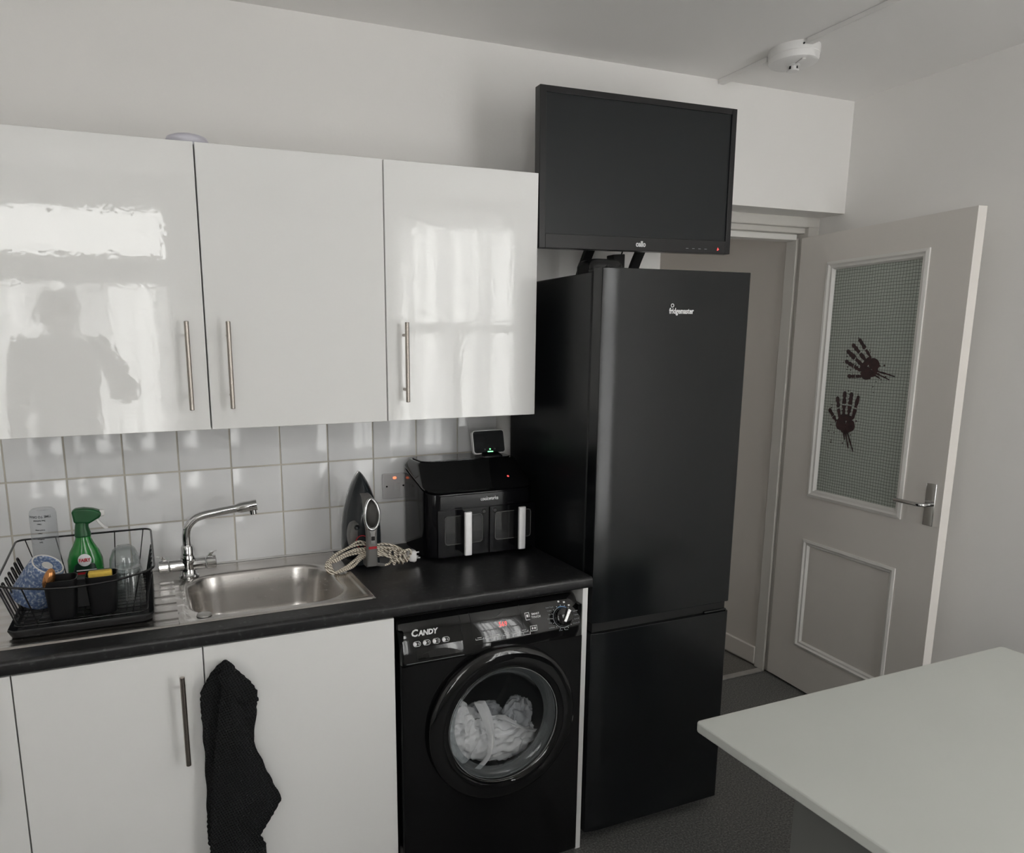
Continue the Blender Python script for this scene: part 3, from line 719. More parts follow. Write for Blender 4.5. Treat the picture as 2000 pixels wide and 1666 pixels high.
def fas_text(s, size, x, z, mat='print_white', bold=0.0, align='CENTER', xs=1.0, shear=0.0):
    n = fas_n(z); tilt = math.atan2(n.z, -n.y)
    R = Matrix.Rotation(PI / 2 - tilt, 4, 'X')
    return lettering(s, size, Vector((x, fas_y(z), z)) + n * 0.0007, mat, fc, rot=R, bold=bold, align=align, xs=xs, shear=shear, extrude=0.0002)
def fas_strip(x0, x1, z0, z1, lift0=-0.002, lift1=0.0006, nz=4, mat='print_white', name='print_mark', parent=None):
    rings = []
    for k in range(nz + 1):
        z = z0 + (z1 - z0) * k / nz; n = fas_n(z); c = Vector((0, fas_y(z), z)); a = c + n * lift0; b_ = c + n * lift1
        rings.append([(x0, a.y, a.z), (x1, a.y, a.z), (x1, b_.y, b_.z), (x0, b_.y, b_.z)])
    return part(name, loft(rings), mat, parent or fc)
fas_text('C', 0.026, -0.567, 0.8165, bold=0.0009, shear=0.25, xs=1.05)
fas_text('ANDY', 0.0195, -0.5545, 0.8150, bold=0.0009, align='LEFT', shear=0.25, xs=1.0)
for k in range(4):
    x = -0.5625 + k * 0.0285; z = 0.7905; n = fas_n(z)
    ring = [(x + px * 1.0, pz) for px, pz in rrect(-0.0105, 0.0105, -0.0062, 0.0062, 0.006, 4)]
    pts = [Vector((px, fas_y(z + pz), z + pz)) + n * 0.0004 for px, pz in ring]
    part('program_icon', tube(pts, 0.0007, 5, True), 'print_white', fc)
    d0 = [Vector((x - 0.005 + 0.0048 * math.cos(a), fas_y(z + 0.0048 * math.sin(a)), z + 0.0048 * math.sin(a))) for a in [2 * PI * q / 14 for q in range(14)]]
    part('program_icon', loft([[p + n * 0.0002 for p in d0], [p + n * 0.0009 for p in d0]]), 'print_white', fc)
    fas_strip(x + 0.003, x + 0.008, z + 0.0012, z + 0.0024, nz=1); fas_strip(x + 0.003, x + 0.008, z - 0.0024, z - 0.0012, nz=1)
# display window and its seams
fas_strip(-0.4262, -0.4252, 0.782, 0.845, -0.002, 0.0003, 6, 'rubber', 'panel_seam')
fas_strip(-0.3945, -0.3935, 0.778, 0.845, -0.002, 0.0003, 6, 'rubber', 'panel_seam')
fas_strip(-0.2355, -0.2343, 0.775, 0.845, -0.002, 0.0003, 6, 'rubber', 'panel_seam')
fas_text('569', 0.0195, -0.297, 0.8045, 'led_red', bold=0.0, xs=0.92)
fas_text('TOUCH', 0.0085, -0.188, 0.8095, 'print_white', bold=0.0001); fas_text('SMART', 0.0085, -0.188, 0.8175, 'print_white', bold=0.0001)
for q in ((-0.222, -0.208, 0.8225, 0.8237), (-0.222, -0.208, 0.8045, 0.8057), (-0.222, -0.2208, 0.8045, 0.8237), (-0.2092, -0.208, 0.812, 0.8237), (-0.218, -0.212, 0.812, 0.8185)): fas_strip(*q, nz=2)
for k in range(6):
    x0 = -0.388 + k * 0.0285
    fas_strip(x0, x0 + 0.025, 0.7745, 0.7753, nz=1); fas_strip(x0, x0 + 0.0008, 0.7745, 0.779, nz=1); fas_strip(x0 + 0.0242, x0 + 0.025, 0.7745, 0.779, nz=1)
    fas_strip(x0 + 0.006, x0 + 0.019, 0.7795, 0.7806, nz=1)
for q in ((-0.212, -0.190, 0.7735, 0.7745), (-0.212, -0.190, 0.787, 0.788), (-0.212, -0.211, 0.7735, 0.788), (-0.191, -0.190, 0.7735, 0.788), (-0.207, -0.203, 0.778, 0.784), (-0.200, -0.198, 0.778, 0.784), (-0.1965, -0.1945, 0.778, 0.784), (-0.236, -0.214, 0.766, 0.767), (-0.236, -0.235, 0.766, 0.7735), (-0.2145, -0.2135, 0.766, 0.7735)): fas_strip(*q, nz=1)
# dial
KX, KZ = -0.1015, 0.7975
kn = fas_n(KZ); ky = Vector((KX, fas_y(KZ), KZ)); tilt = math.atan2(kn.z, -kn.y)
KM = Matrix.Translation(ky) @ Matrix.Rotation(PI / 2 - tilt, 4, 'X')
dial = part('program_dial', lathe([(0.0, 0.021), (0.022, 0.021), (0.0262, 0.018), (0.028, 0.0), (0.0, 0.0)], 40, KM), 'black_gloss', wm, smooth=40)
part('dial_ring', tf(tube([(0.0305 * math.cos(2 * PI * k / 40), 0.0305 * math.sin(2 * PI * k / 40), 0.001) for k in range(40)], 0.0011, 6, True), KM), 'print_grey', wm)
part('dial_ring', tf(tube([(0.0312 * math.cos(a), 0.0312 * math.sin(a), 0.0014) for a in [PI * (0.30 + 0.30 * k / 10) for k in range(11)]], 0.0012, 6), KM), 'print_blue', wm)
RZ = Matrix.Rotation(-0.6, 4, 'Z')
part('dial_pointer', tf(loft([[(-0.0065, -0.020, 0.020), (0.0065, -0.020, 0.020), (0.0075, 0.025, 0.020), (-0.0075, 0.025, 0.020)], [(-0.004, -0.017, 0.030), (0.004, -0.017, 0.030), (0.005, 0.023, 0.030), (-0.005, 0.023, 0.030)]]), KM @ RZ), 'iron_silver', dial, bevel=0.001)
for k in range(16):
    a = PI * 0.5 - 2 * PI * k / 16
    part('dial_tick', tf(box(-0.0006, 0.0006, 0.0335, 0.0365, 0.0002, 0.001), KM @ Matrix.Rotation(a - PI / 2, 4, 'Z')), 'print_white', wm)
for k, s in enumerate(['Rapid 44', 'Hygiene', 'Rapid 30', 'Delicate 59', 'Rinse', 'Drain', 'Synthetics', 'Wool', 'Mixed', 'Eco', 'Cotton', 'Smart Touch']):
    a = [0.30, 0.02, -0.28, -0.62, -1.35, -1.85, -2.45, -2.85, 3.12, 2.82, 2.52, 2.20][k]
    x = KX + 0.039 * math.cos(a); z = KZ + 0.037 * math.sin(a)
    fas_text(s, 0.0050, x, min(z, 0.845), 'print_grey', align='LEFT' if math.cos(a) > 0.3 else ('RIGHT' if math.cos(a) < -0.3 else 'CENTER'))
for a in (0.75, 1.15, 1.6):
    x = KX + 0.041 * math.cos(a); z = KZ + 0.041 * math.sin(a); fas_strip(x - 0.003, x + 0.003, min(z, .844) - 0.002, min(z, .844) + 0.002, nz=1)
# detergent drawer with scooped grip
fas_strip(WX0 + 0.014, -0.4255, 0.7405, 0.7413, -0.002, 0.0004, 1, 'print_grey', 'drawer_seam')
dw = fas_strip(-0.568, -0.428, 0.7450, 0.7800, -0.003, 0.0012, 6, 'black_gloss', 'detergent_drawer', wm)
gp = []
for k in range(9):
    t = k / 8; x = -0.562 + 0.128 * t; hgt = 0.004 + 0.020 * math.sin(PI * min(1, t * 0.9 + 0.08)) ** 0.8
    zb = 0.7475; gp.append([(x, fas_y(zb) - 0.0015, zb), (x, fas_y(zb) - 0.012 * math.sin(PI * t) - 0.002, zb + hgt * 0.35), (x, fas_y(zb + hgt) - 0.0015, zb + hgt), (x, fas_y(zb) + 0.004, zb + hgt * .5)])
part('drawer_grip', loft(gp), 'black_gloss', dw, smooth=60)
# door: lathe about the y axis through the porthole centre
DM = Matrix.Translation((DX, WY, DZ)) @ Matrix.Rotation(PI / 2, 4, 'X')     # local +z points to the viewer
door = part('porthole_door', lathe([(0.186, 0.001), (0.232, 0.001), (0.2355, 0.006), (0.2355, 0.013), (0.232, 0.021), (0.222, 0.0265), (0.204, 0.0285), (0.190, 0.0275), (0.179, 0.0235), (0.1725, 0.016), (0.1715, 0.006), (0.178, 0.001), (0.186, 0.001)], 72, DM), 'black_gloss', wm, smooth=60)
part('door_rim', tf(tube([(0.1735 * math.cos(2 * PI * k / 64), 0.1735 * math.sin(2 * PI * k / 64), 0.0215) for k in range(64)], 0.0013, 6, True), DM), 'chrome', door, smooth=60)
part('door_glass', lathe([(0.1728, 0.014), (0.165, 0.013), (0.152, 0.000), (0.142, -0.016), (0.134, -0.030), (0.115, -0.038), (0.08, -0.043), (0.03, -0.045), (0.0, -0.0455)], 64, DM), 'door_glass', door, smooth=70, recalc=False)
part('glass_rim', lathe([(0.1722, 0.0155), (0.166, 0.0145), (0.154, 0.003), (0.146, -0.009)], 64, DM), 'rim_glass', door, smooth=70, recalc=False)
part('door_gasket', lathe([(0.1895, -0.002), (0.178, -0.006), (0.168, -0.018), (0.172, -0.035), (0.186, -0.05), (0.20, -0.055)], 56, DM), 'black_plastic', wm, smooth=60, recalc=False)
part('drum', lathe([(0.20, -0.055), (0.232, -0.065), (0.236, -0.09), (0.236, -0.36), (0.225, -0.375), (0.09, -0.380), (0.05, -0.365), (0.0, -0.362)], 56, DM), 'drum_steel', wm, smooth=40, recalc=False)
hs = []
for k in range(9):
    for j in range(16):
        a = PI * (0.15 + 0.9 * j / 16) + (k % 2) * 0.08; rr_ = 0.04 + 0.0195 * k
        hs.append(tf(lathe([(0.0, 0.003), (0.0022, 0.002), (0.0028, 0.0), (0.0, 0.0)], 6), DM @ Matrix.Translation((rr_ * math.cos(a), rr_ * math.sin(a), -0.379 if rr_ > 0.09 else -0.366))))
hl = part('drum_holes', hs, 'chrome', wm, smooth=60); hl['kind'] = 'stuff'
for a in (0.9, 3.0, 5.1):
    part('drum_paddle', tf(loft([[(0.236 * math.cos(a + s * w), 0.236 * math.sin(a + s * w), z) if s else (0.18 * math.cos(a), 0.18 * math.sin(a), z) for s, w in ((-1, .14), (0, 0), (1, .14))] for z in (-0.1, -0.36)]), DM), 'drum_steel', wm)
for fx in (WX0 + 0.06, WX1 - 0.06):
    for fy in (-0.54, -0.12): part('foot', cyl((fx, fy, 0.0), (fx, fy, 0.0135), 0.018, 14), 'rubber', wm)

# laundry tumbling in the drum: crumpled garments
def garment(c, rad, seed, mat, label, fold=26, amp=0.30, name='garment'):
    rnd = random.Random(seed); off = Vector((rnd.uniform(0, 50), rnd.uniform(0, 50), rnd.uniform(0, 50)))
    v, f = sphere((0, 0, 0), 1.0, 96, 60); out = []
    for p in v:
        p = Vector(p); n1 = noise.noise(p * 1.3 + off); w = Vector((noise.noise(p * 1.6 + off), noise.noise(p * 1.6 - off), noise.noise(p.yzx * 1.6 + off)))
        ridge = 1 - abs(noise.noise(p * 2.2 + w * 1.2 + off)) * 2
        fine = 1 - abs(noise.noise(p * 4.6 + w * 2 - off)) * 2
        tiny = 1 - abs(noise.noise(p * 8.5 + w * 3 + off)) * 2
        s = 1 + 0.22 * n1 + amp * (ridge - 0.5) + 0.11 * (fine - 0.5) + 0.025 * tiny
        out.append((c[0] + p.x * rad[0] * s, c[1] + p.y * rad[1] * s, c[2] + p.z * rad[2] * s))
    g_ = part(name, (out, f), mat, None, smooth=70); sm_ = g_.modifiers.new('relax', 'SMOOTH'); sm_.factor = 0.5; sm_.iterations = 3
    return tag(g_, label, 'clothing', 'laundry in the washing machine')
GY = -0.486
garment((-0.388, GY, 0.425), (0.070, 0.042, 0.078), 1, 'laundry_white', 'crumpled white garment low at the left inside the washing machine')
garment((-0.262, GY, 0.386), (0.112, 0.042, 0.062), 2, 'laundry_white', 'crumpled white garment filling the bottom of the drum')
garment((-0.405, GY + 0.015, 0.485), (0.045, 0.04, 0.052), 3, 'laundry_white', 'bunched pale garment highest at the left of the drum')
garment((-0.180, GY + 0.02, 0.440), (0.046, 0.04, 0.055), 4, 'laundry_grey', 'crumpled grey garment at the right inside the drum')
garment((-0.290, GY + 0.06, 0.430), (0.075, 0.05, 0.045), 5, 'laundry_grey', 'dim grey garment behind the white washing in the drum')
def band(pts, wdt, mat, label, seed):
    pp = smooth_path(pts, 8); rg = []
    for i, p in enumerate(pp):
        t = i / (len(pp) - 1); wv_ = wdt * (0.75 + 0.35 * math.sin(t * 5 + seed)); q = 0.004
        rg.append([p + Vector((-wv_, 0.004, 0)), p + Vector((-wv_ * 0.5, -q, 0)), p + Vector((0, -q - 0.006, 0)), p + Vector((wv_ * 0.4, -q, 0)), p + Vector((wv_, 0.004, 0)), p + Vector((0, 0.012, 0))])
    return tag(part('garment', loft(rg), mat, None, smooth=60), label, 'clothing', 'laundry in the washing machine')
band([(-0.330, GY - 0.02, 0.53), (-0.318, GY - 0.045, 0.49), (-0.312, GY - 0.065, 0.43), (-0.325, GY - 0.07, 0.38), (-0.352, GY - 0.055, 0.335)], 0.017, 'laundry_white', 'twisted white strap-like garment standing up in the drum', 1)
band([(-0.265, GY - 0.03, 0.475), (-0.225, GY - 0.05, 0.452), (-0.185, GY - 0.05, 0.425), (-0.155, GY - 0.04, 0.41)], 0.016, 'laundry_white', 'folded white sleeve lying across the washing in the drum', 2)
#@@SMALL
# ================================================================== air fryer
AX0, AX1, AY0, AY1 = -0.404, -0.012, -0.265, -0.022
af = thing('air_fryer', 'black double-drawer air fryer with two silver handles', 'air fryer', ((AX0 + AX1) / 2, -0.14, ZW))
def slope(y): return 1.128 + (y - AY0) / (AY1 - AY0) * 0.068
def fring(i, zf, r=0.045, fy=0.0): return [(x, y, zf(y)) for x, y in rrect(AX0 + i, AX1 - i, AY0 + i + fy, AY1 - i * 0.3, r, 7)]
part('body', loft([fring(0.012, lambda y: 0.914), fring(0.003, lambda y: 0.918), fring(0, lambda y: 0.93), fring(0, lambda y: slope(y) - 0.010), fring(0.001, lambda y: slope(y) - 0.003), fring(0.006, lambda y: slope(y) - 0.001)]), 'fryer_black', af, smooth=35)
ZT = 1.2145
part('hood', loft([fring(0.007, slope), fring(0.002, lambda y: slope(y) + 0.002), fring(0.001, lambda y: slope(y) + 0.007),
                   [(x, y, ZT - 0.006) for x, y in rrect(AX0 + 0.016, AX1 - 0.016, AY0 + 0.098, AY1, 0.035, 7)],
                   [(x, y, ZT) for x, y in rrect(AX0 + 0.022, AX1 - 0.022, AY0 + 0.104, AY1, 0.032, 7)]]), 'black_gloss', af, smooth=28)
part('top_plate', prism_z(rrect(AX0 + 0.032, AX1 - 0.032, AY0 + 0.112, AY1 - 0.004, 0.028, 7), ZT, ZT + 0.0035), 'black_gloss', af, bevel=0.0012)
for k in range(4): part('foot', cyl((AX0 + 0.06 + (k % 2) * 0.27, AY0 + 0.05 + (k // 2) * 0.15, ZW), (AX0 + 0.06 + (k % 2) * 0.27, AY0 + 0.05 + (k // 2) * 0.15, ZW + 0.006), 0.012, 12), 'rubber', af)
part('fascia', prism_y(rrect(AX0 + 0.045, AX1 - 0.03, 1.078, 1.122, 0.004), AY0 - 0.004, AY0 + 0.01), 'fryer_black', af, bevel=0.001)
lettering('cookworks', 0.0165, (-0.187, AY0 - 0.0046, 1.103), 'print_white', af, bold=0.0005, xs=0.85)
n_ = Vector((0, -0.08, 0.10)).normalized()
lp_ = Vector((-0.098, AY0 + 0.038, 1.1625))
part('power_light', tf(lathe([(0.0, 0.0015), (0.0035, 0.001), (0.0042, 0.0), (0.0, -0.004)], 14), Matrix.Translation(lp_) @ n_.to_track_quat('Z', 'Y').to_matrix().to_4x4()), 'led_red', af)
for (x0, x1, hx) in ((AX0 + 0.036, -0.1895, -0.280), (-0.1855, AX1 - 0.004, -0.087)):
    yb, yf = AY0 + 0.02, AY0 - 0.006; wz0, wz1 = 0.962, 1.055; xm_ = (x0 + x1) / 2; wx0, wx1 = xm_ - 0.066, xm_ + 0.066
    dw2 = part('drawer', [box(x0, wx0, yf, yb, 0.922, 1.0755), box(wx1, x1, yf, yb, 0.922, 1.0755), box(wx0, wx1, yf, yb, 0.922, wz0), box(wx0, wx1, yf, yb, wz1, 1.0755), box(wx0, wx1, yb - 0.002, yb, wz0, wz1)], 'fryer_black', af)
    part('drawer_window', box(wx0, wx1, yf - 0.001, yf + 0.002, wz0, wz1), 'drawer_glass', dw2)
    part('window_rim', tube(round_path([(wx0, yf - 0.0008, wz0), (wx1, yf - 0.0008, wz0), (wx1, yf - 0.0008, wz1), (wx0, yf - 0.0008, wz1)], 0.012, 4, True), 0.0011, 6, True), 'iron_grey', dw2, smooth=60)
    part('basket', box(wx0 + 0.02, wx1 - 0.015, yb - 0.012, yb - 0.004, wz0, wz0 + 0.075), 'print_grey', dw2)
    h = part('handle', loft([[(x, y, z) for x, y in rrect(hx - 0.0125, hx + 0.0125, yf - 0.042, yf - 0.031, 0.004, 4)] for z in (0.932, 1.074)]), 'handle_silver', dw2, bevel=0.002)
    part('handle_bracket', [box(hx - 0.011, hx + 0.011, yf - 0.032, yf + 0.001, 0.935, 1.066)], 'black_satin', h, bevel=0.002)
    part('release_button', tf(lathe([(0.0, 0.002), (0.006, 0.002), (0.0075, 0.0), (0.0, 0.0)], 16), Matrix.Translation((-0.1875 + (-0.02 if hx < -0.2 else 0.02), yf, 1.062)) @ Matrix.Rotation(PI / 2, 4, 'X')), 'black_gloss', dw2, smooth=50)

# energy display standing on the air fryer
ed = thing('energy_display', 'small white framed energy display standing on the air fryer', 'display', (-0.115, -0.11, ZT + 0.0035))
EM = Matrix.Translation((-0.1165, -0.125, 1.226)) @ Matrix.Rotation(-0.22, 4, 'X')
eo = rrect(-0.061, 0.061, 0.0, 0.082, 0.012, 6)
part('case', tf(loft([[(x * s, y, 0.041 + (z - 0.041) * s) for x, z in eo] for y, s in ((0.014, 0.93), (0.010, 1), (0.0, 1), (-0.002, 0.985))]), EM), 'plastic_white', ed, smooth=35)
part('screen', tf(prism_y(rrect(-0.0575, 0.0575, 0.0035, 0.0785, 0.009, 5), -0.0032, -0.001), EM), 'display_glass', ed)
part('stand', loft([[(x, y, z) for x, y in rrect(-0.155 + i, -0.078 - i, -0.155 + i, -0.075 - i, 0.012)] for z, i in ((ZT + 0.0035, 0), (ZT + 0.008, 0.0), (ZT + 0.018, 0.012))]), 'black_satin', ed, smooth=40)
part('status_light', tf(box(-0.008, 0.012, -0.0042, -0.003, 0.004, 0.0085), EM), 'led_green', ed)
for k, gx in enumerate((-0.018, 0.0015, 0.020)):
    part('touch_mark', tf(tube([(gx + 0.0022 * math.cos(a), -0.0035, 0.0155 + 0.0022 * math.sin(a)) for a in [2 * PI * q / 8 for q in range(8)]], 0.0005, 4, True), EM), 'led_green' if k == 1 else 'print_grey', ed)

# ================================================================== steam iron on its heel with wound cord
IX, IY = -0.588, -0.165
ir = thing('steam_iron', 'dark steam iron stood on its heel beside the sink', 'iron', (IX, IY, ZW))
def teardrop(s, zc=0.10, w=0.063, top=0.292, n=28):
    o = []
    for k in range(n):
        a = 2 * PI * k / n; zz = 0.5 - 0.5 * math.cos(a)          # 0 heel .. 1 tip
        hw = w * (1 - max(0, (zz - 0.30) / 0.70) ** 1.8) ** 0.78 * (0.80 + 0.20 * sstep(0, 0.14, zz)) if zz < 1 else 0
        x = (hw if math.sin(a) >= 0 else -hw)
        if zz > 0.999: x = 0
        if zz < 0.001: x = 0
        o.append((x * s, zc + (0.004 + zz * (top - 0.004) - zc) * s))
    return o
def iring(y, s, zc=0.10, lift=0): return [(IX + x, IY + y, ZW + z + lift) for x, z in teardrop(s, zc)]
part('soleplate', loft([iring(0.034, 0.97), iring(0.032, 1.0), iring(0.026, 1.0), iring(0.025, 0.99)]), 'iron_silver', ir, smooth=40)
part('body', loft([iring(0.0255, 0.985), iring(0.012, 1.0), iring(0.0, 0.985), iring(-0.018, 0.90), iring(-0.034, 0.74, 0.105), iring(-0.046, 0.54, 0.11), iring(-0.052, 0.30, 0.115)]), 'iron_body', ir, smooth=50)
part('heel', [box(IX - 0.040, IX + 0.040, IY - 0.058, IY + 0.02, ZW + 0.0005, ZW + 0.022)], 'iron_body', ir, bevel=0.006)
# grey saddle with dial at the left flank
part('saddle', loft([[(IX - 0.032 + 0.026 * math.cos(a) * s, IY - 0.024 - d, ZW + 0.098 + 0.052 * math.sin(a) * s) for a in [2 * PI * k / 20 for k in range(20)]] for s, d in ((1.0, 0.0), (0.95, 0.016), (0.8, 0.024))]), 'iron_grey', ir, smooth=50)
dl = part('steam_dial', tf(lathe([(0.0, 0.012), (0.016, 0.012), (0.019, 0.009), (0.019, 0.0), (0.0, 0.0)], 24), Matrix.Translation((IX - 0.018, IY - 0.050, ZW + 0.080)) @ Matrix.Rotation(PI / 2 - 0.1, 4, 'X')), 'iron_body', ir, smooth=40)
part('dial_ring', tf(tube([(0.0195 * math.cos(2 * PI * k / 24), 0.0195 * math.sin(2 * PI * k / 24), 0.009) for k in range(24)], 0.0016, 6, True), Matrix.Translation((IX - 0.018, IY - 0.050, ZW + 0.080)) @ Matrix.Rotation(PI / 2 - 0.1, 4, 'X')), 'print_red', dl)
part('steam_nozzle', tf(lathe([(0.0, 0.01), (0.006, 0.008), (0.009, 0.0), (0.0, -0.01)], 16), Matrix.Translation((IX - 0.030, IY - 0.048, ZW + 0.125)) @ Matrix.Rotation(PI / 2, 4, 'X')), 'iron_body', ir, smooth=50)
# handle: bowed bar standing out from the body
def hring(z, y, w, d): return [(IX + x, IY + y + yy, ZW + z) for x, yy in rrect(-w, w, -d, d, min(w, d) * 0.75, 4)]
HY = -0.100
part('handle', loft([hring(0.232, -0.020, 0.012, 0.012), hring(0.226, -0.052, 0.016, 0.014), hring(0.215, HY + 0.022, 0.019, 0.014), hring(0.198, HY + 0.008, 0.022, 0.013), hring(0.165, HY, 0.022, 0.013), hring(0.13, HY, 0.018, 0.013), hring(0.10, HY, 0.0165, 0.013), hring(0.05, HY, 0.017, 0.013), hring(0.014, HY + 0.006, 0.0185, 0.014), hring(0.012, HY + 0.02, 0.018, 0.012)]), 'iron_grey', ir, smooth=60)
part('handle_foot', box(IX - 0.016, IX + 0.016, IY + HY + 0.006, IY - 0.045, ZW + 0.006, ZW + 0.034), 'iron_grey', ir, bevel=0.004)
ov = [(IX + 0.0225 * math.cos(a) * (1 - 0.12 * math.sin(a)), IY + HY - 0.014 + 0.010 * max(0, math.sin(a)) ** 2, ZW + 0.178 + 0.047 * math.sin(a)) for a in [2 * PI * k / 32 for k in range(32)]]
part('chrome_trim', [tube(ov, 0.0050, 8, True), loft([[(IX + x, IY + HY - 0.012 - d, ZW + z) for x, z in ((-0.014 * s, 0.138), (0.014 * s, 0.138), (0.008 * s, 0.118), (0.007 * s, 0.086), (-0.007 * s, 0.086), (-0.008 * s, 0.118))] for d, s in ((0.0, 1), (0.005, 0.85))])], 'iron_silver', ir, smooth=60)
part('grip_pad', loft([[(IX + 0.0195 * math.cos(a) * s, IY + HY - 0.010 - d + 0.010 * max(0, math.sin(a)) ** 2, ZW + 0.178 + 0.042 * math.sin(a) * s) for a in [2 * PI * k / 28 for k in range(28)]] for d, s in ((0.0, 1), (0.006, 0.93), (0.009, 0.75), (0.010, 0.4))]), 'iron_grip', ir, smooth=60)
part('steam_button', box(IX - 0.005, IX + 0.006, IY + HY - 0.0195, IY + HY - 0.014, ZW + 0.098, ZW + 0.110), 'rubber', ir, bevel=0.001)
part('red_badge', box(IX - 0.013, IX + 0.013, IY + HY - 0.0150, IY + HY - 0.011, ZW + 0.0695, ZW + 0.0775), 'print_red', ir, bevel=0.001)
part('strain_relief', tube(smooth_path([(IX - 0.002, IY - 0.07, ZW + 0.012), (IX + 0.018, IY - 0.085, ZW + 0.011), (IX + 0.042, IY - 0.098, ZW + 0.009)], 6), lambda t: 0.0078 - 0.003 * t, 12), 'iron_grey', ir, smooth=60)
# cord: long flat loops threaded between handle and body
rc = random.Random(11); pts = [(IX + 0.042, IY - 0.098, ZW + 0.009), (IX + 0.062, IY - 0.090, ZW + 0.012), (IX + 0.068, IY - 0.082, ZW + 0.035), (IX + 0.055, IY - 0.075, ZW + 0.058), (IX + 0.02, IY - 0.072, ZW + 0.064)]
loops = [(-0.142, 0.095, 0.030, 0.080), (-0.135, 0.11, 0.028, 0.064), (-0.146, 0.118, 0.022, 0.070), (-0.128, 0.10, 0.030, 0.056), (-0.138, 0.12, 0.018, 0.088)]
for i, (xl, xr, zl, zu) in enumerate(loops):
    j = lambda s=0.004: rc.uniform(-s, s)
    yy = IY - 0.072 - 0.004 * (i % 3)
    pts += [(IX - 0.025, yy + j(.002), ZW + zu - 0.004 + j()), (IX - 0.07, yy - 0.004 + j(), ZW + zu * 0.86 + j()), (IX + xl * 0.85, yy - 0.012 + j(), ZW + zu * 0.58 + j()), (IX + xl, yy - 0.02 + j(.006), ZW + 0.026 + zl * 0.3 + j(.003)),
            (IX + xl * 0.93, yy - 0.032 + j(), ZW + max(0.006, zl * 0.25 + j(.003))), (IX + xl * 0.72, yy - 0.030 + j(), ZW + 0.010 + 0.003 * (i % 2)), (IX - 0.06, yy - 0.014 + j(), ZW + zl * 0.9 + j(.003)), (IX - 0.022, yy + j(.002), ZW + zl + 0.016 + j(.003)), (IX + 0.022, yy + j(.002), ZW + zl + 0.018 + j(.003)),
            (IX + 0.06, yy - 0.010 + j(), ZW + 0.034 + j()), (IX + xr * 0.9, yy - 0.020 + j(.006), ZW + 0.016 + j()), (IX + xr, yy - 0.012 + j(.006), ZW + 0.030 + j(.006)), (IX + xr * 0.82, yy + j(), ZW + 0.052 + j(.006)), (IX + 0.045, yy + j(.003), ZW + zu * 0.8 + j())]
pts += [(IX + 0.0, IY - 0.070, ZW + 0.060), (IX + 0.05, IY - 0.066, ZW + 0.058), (IX + 0.085, IY - 0.072, ZW + 0.050), (IX + 0.10, IY - 0.088, ZW + 0.036), (IX + 0.118, IY - 0.095, ZW + 0.028)]
part('cord', tube(smooth_path(pts, 7), 0.0036, 8), 'braided_cord', ir, smooth=70)
# knotted turns bunched at the right end
kn_ = []
for i in range(4):
    c0 = Vector((IX + 0.072 + 0.014 * i, IY - 0.095 - 0.004 * i, ZW + 0.030 + 0.004 * (i % 2)))
    kn_.append(tube([c0 + Vector((0.010 * math.cos(a) + 0.004 * math.sin(2 * a), 0.008 * math.sin(a + i), 0.022 * math.sin(a))) for a in [2 * PI * k / 18 for k in range(18)]], 0.0036, 8, True))
part('cord_knot', kn_, 'braided_cord', ir, smooth=70)
pg = part('plug', loft([[(IX + 0.118 + dx, IY - 0.095 + y, ZW + 0.028 + z) for y, z in rrect(-w, w, -w * 1.15, w * 1.15, w * 0.5, 4)] for dx, w in ((0, 0.006), (0.006, 0.014), (0.02, 0.017), (0.026, 0.015))]), 'plastic_white', ir, smooth=40)
for dy, dz in ((0, 0.010), (-0.008, -0.006), (0.008, -0.006)):
    part('plug_pin', box(IX + 0.143, IX + 0.158, IY - 0.097 + dy, IY - 0.093 + dy, ZW + 0.026 + dz, ZW + 0.030 + dz), 'chrome', pg)

# ================================================================== dish rack on the drainer
ZD = ZW + 0.0062
RX0, RX1, RY0, RY1 = -1.545, -1.222, -0.478, -0.105
dk = thing('dish_rack', 'black wire dish rack with drip tray on the drainer', 'dish rack', ((RX0 + RX1) / 2, (RY0 + RY1) / 2, ZD))
o_ = rrect(RX0, RX1, RY0, RY1, 0.022, 5)
def rr_in(i): return rrect(RX0 + i, RX1 - i, RY0 + i, RY1 - i, 0.022, 5)
part('drip_tray', loft([[(x, y, z) for x, y in rr_in(i)] for z, i in ((ZD + 0.003, 0.004), (ZD + 0.0, 0.010), (ZD, 0.03), (ZD + 0.003, 0.03), (ZD + 0.003, 0.012), (ZD + 0.020, 0.003), (ZD + 0.022, 0.0), (ZD + 0.018, -0.002), (ZD + 0.003, 0.004))], False, False), 'black_plastic', dk, smooth=50)
part('tray_floor', prism_z(rr_in(0.028), ZD + 0.0005, ZD + 0.0030), 'black_plastic', dk)
ZR = ZD + 0.026          # wire floor
zt_ = 1.055
TR = [(-1.572, -0.060), (-1.217, -0.070), (-1.212, -0.486), (-1.560, -0.474)]
trp = [(-1.560, -0.474, zt_ - 0.004), (-1.48, -0.478, zt_ - 0.020), (-1.40, -0.480, zt_ - 0.026), (-1.30, -0.483, zt_ - 0.020), (-1.212, -0.486, zt_), (-1.217, -0.070, zt_ + 0.006), (-1.572, -0.060, zt_ + 0.004)]
part('top_rail', tube(round_path(trp, 0.030, 6, True), 0.0028, 8, True), 'black_satin', dk, smooth=60)
part('base_rail', tube(round_path([(RX0 + .014, RY0 + .014, ZR), (RX1 - .014, RY0 + .014, ZR), (RX1 - .014, RY1 - .014, ZR), (RX0 + .014, RY1 - .014, ZR)], 0.02, 5, True), 0.0025, 8, True), 'black_satin', dk, smooth=60)
wx = mesh_data('wire', tube([(RX0 + 0.014, 0, 0), (RX1 - 0.014, 0, 0)], 0.0014, 6), 'black_satin', 60)
wy = mesh_data('wire', tube([(0, RY0 + 0.014, 0), (0, RY1 - 0.014, 0)], 0.0014, 6), 'black_satin', 60)
